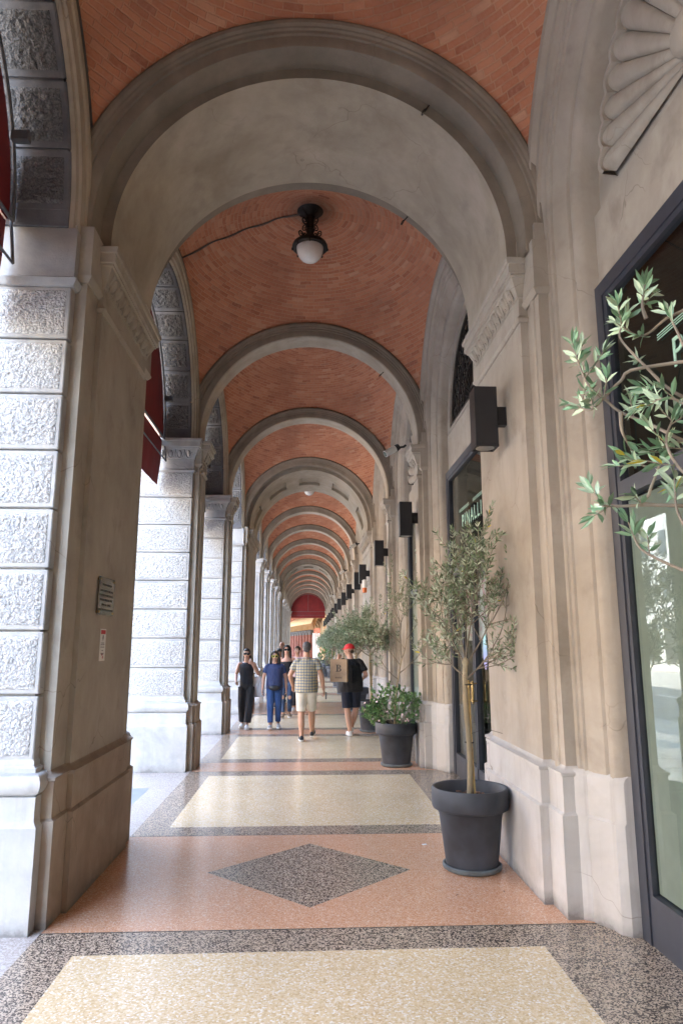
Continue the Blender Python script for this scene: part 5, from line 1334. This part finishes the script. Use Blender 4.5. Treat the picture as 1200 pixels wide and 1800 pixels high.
# portico back wall and shop fronts
r=thing('portico_wall','brick red and pale wall closing the view behind the far columns','wall',(0,0,0))
m=MB(); m.box(-4.5,6,95,95.4,0,9); m.build('brick_face',simple('brick_far',(.34,.13,.08),.9,var=.3,scale=6),r)
m=MB(); m.box(1.55,1.9,70,90,0,4.4); m.build('side_face',MT['ochre_vault'],r)
m=MB()
for k in range(5): m.box(.35+k*.26,.50+k*.26,94.3,94.6,0,3.2)
m.build('pale_pilasters',MT['white'],r)
m=MB(); m.box(-6,8,65.5,94.9,5.35,12); m.box(-4.5,-3.9,70.5,94.9,0,5.3) if 0 else None; m.build('added_shade_roof',MT['red_col'],r)  # unseen block added over the portico to put the far end in shade
# ------------------------------------------------------------------ street: buildings opposite, seen in the glass
for i,(y0,y1,hh) in enumerate(((-50,-18,15),(-17.9,6,17),(6.1,34,14),(34.1,70,16))):
    r=thing('town_house',['pale','ochre','cream','grey'][i]+' town house across the street, seen only as a reflection in the shop glass','building',(-27,y0,0))
    w=y1-y0; m=MB(); m.box(-8,0,0,w,0,hh); m.box(-8,.5,-.1,w+.1,hh,hh+.5); m.box(0,.12,0,w,4.6,4.9); m.build('facade',[MT['paving'],MT['facade'],MT['ochre_vault'],MT['stone']][i],r)
    m=MB(); f=MB(); n=int(w/3.2)
    for k in range(n):
        yy=(k+.5)*w/n
        f.box(.0,.06,yy-1.0,yy+1.0,.2,3.6)
        for z in (5.6,9.4):
            m.box(.02,.08,yy-.6,yy+.6,z,z+2.2)
    m.build('window_pane',MT['frame'],r); f.build('shop_opening',MT['dark_room'],r)
# ------------------------------------------------------------------ camera
cam=bpy.data.cameras.new('camera'); co=bpy.data.objects.new('camera',cam); COL.objects.link(co); sc.camera=co
cam.sensor_fit='VERTICAL'; cam.sensor_height=36.0; cam.lens=1210/1800*36.0; cam.clip_end=1500; cam.clip_start=.05
F=Vector((0.04696313,0.98083644,0.18908819)); Rr=Vector((0.99885569,-0.04782591,0)); U=Rr.cross(F)
M=Matrix((Rr,U,-F)).transposed(); co.matrix_world=Matrix.Translation((0,0,1.70))@M.to_4x4()
# ------------------------------------------------------------------ light
w=bpy.data.worlds.new('World'); sc.world=w; w.use_nodes=True
nt=w.node_tree; bg=nt.nodes['Background']; sky=nt.nodes.new('ShaderNodeTexSky'); sky.sky_type='NISHITA'; sky.sun_disc=False
EL=R_(58); AZ=R_(112)   # azimuth measured clockwise from +Y
sky.sun_elevation=EL; sky.sun_rotation=AZ; sky.air_density=1.2; sky.dust_density=1.5; sky.ozone_density=1.0
hs=nt.nodes.new('ShaderNodeHueSaturation'); hs.inputs['Saturation'].default_value=.85; nt.links.new(sky.outputs[0],hs.inputs['Color']); nt.links.new(hs.outputs[0],bg.inputs[0]); bg.inputs[1].default_value=.15
sl=bpy.data.lights.new('sun','SUN'); sl.energy=3.1; sl.angle=R_(.5); sl.color=(1,.95,.87); so=bpy.data.objects.new('sun',sl); COL.objects.link(so)
sd=Vector((sin(AZ)*cos(EL),cos(AZ)*cos(EL),sin(EL))); so.rotation_euler=sd.to_track_quat('Z','Y').to_euler()
sc.view_settings.view_transform='Standard'; sc.view_settings.look='None'; sc.view_settings.exposure=4.58; sc.view_settings.gamma=1
sc.cycles.max_bounces=10; sc.cycles.diffuse_bounces=7; sc.cycles.glossy_bounces=4; sc.cycles.transparent_max_bounces=12
sc.cycles.sample_clamp_indirect=12; sc.cycles.caustics_reflective=False; sc.cycles.caustics_refractive=False
sc.cycles.use_denoising=True
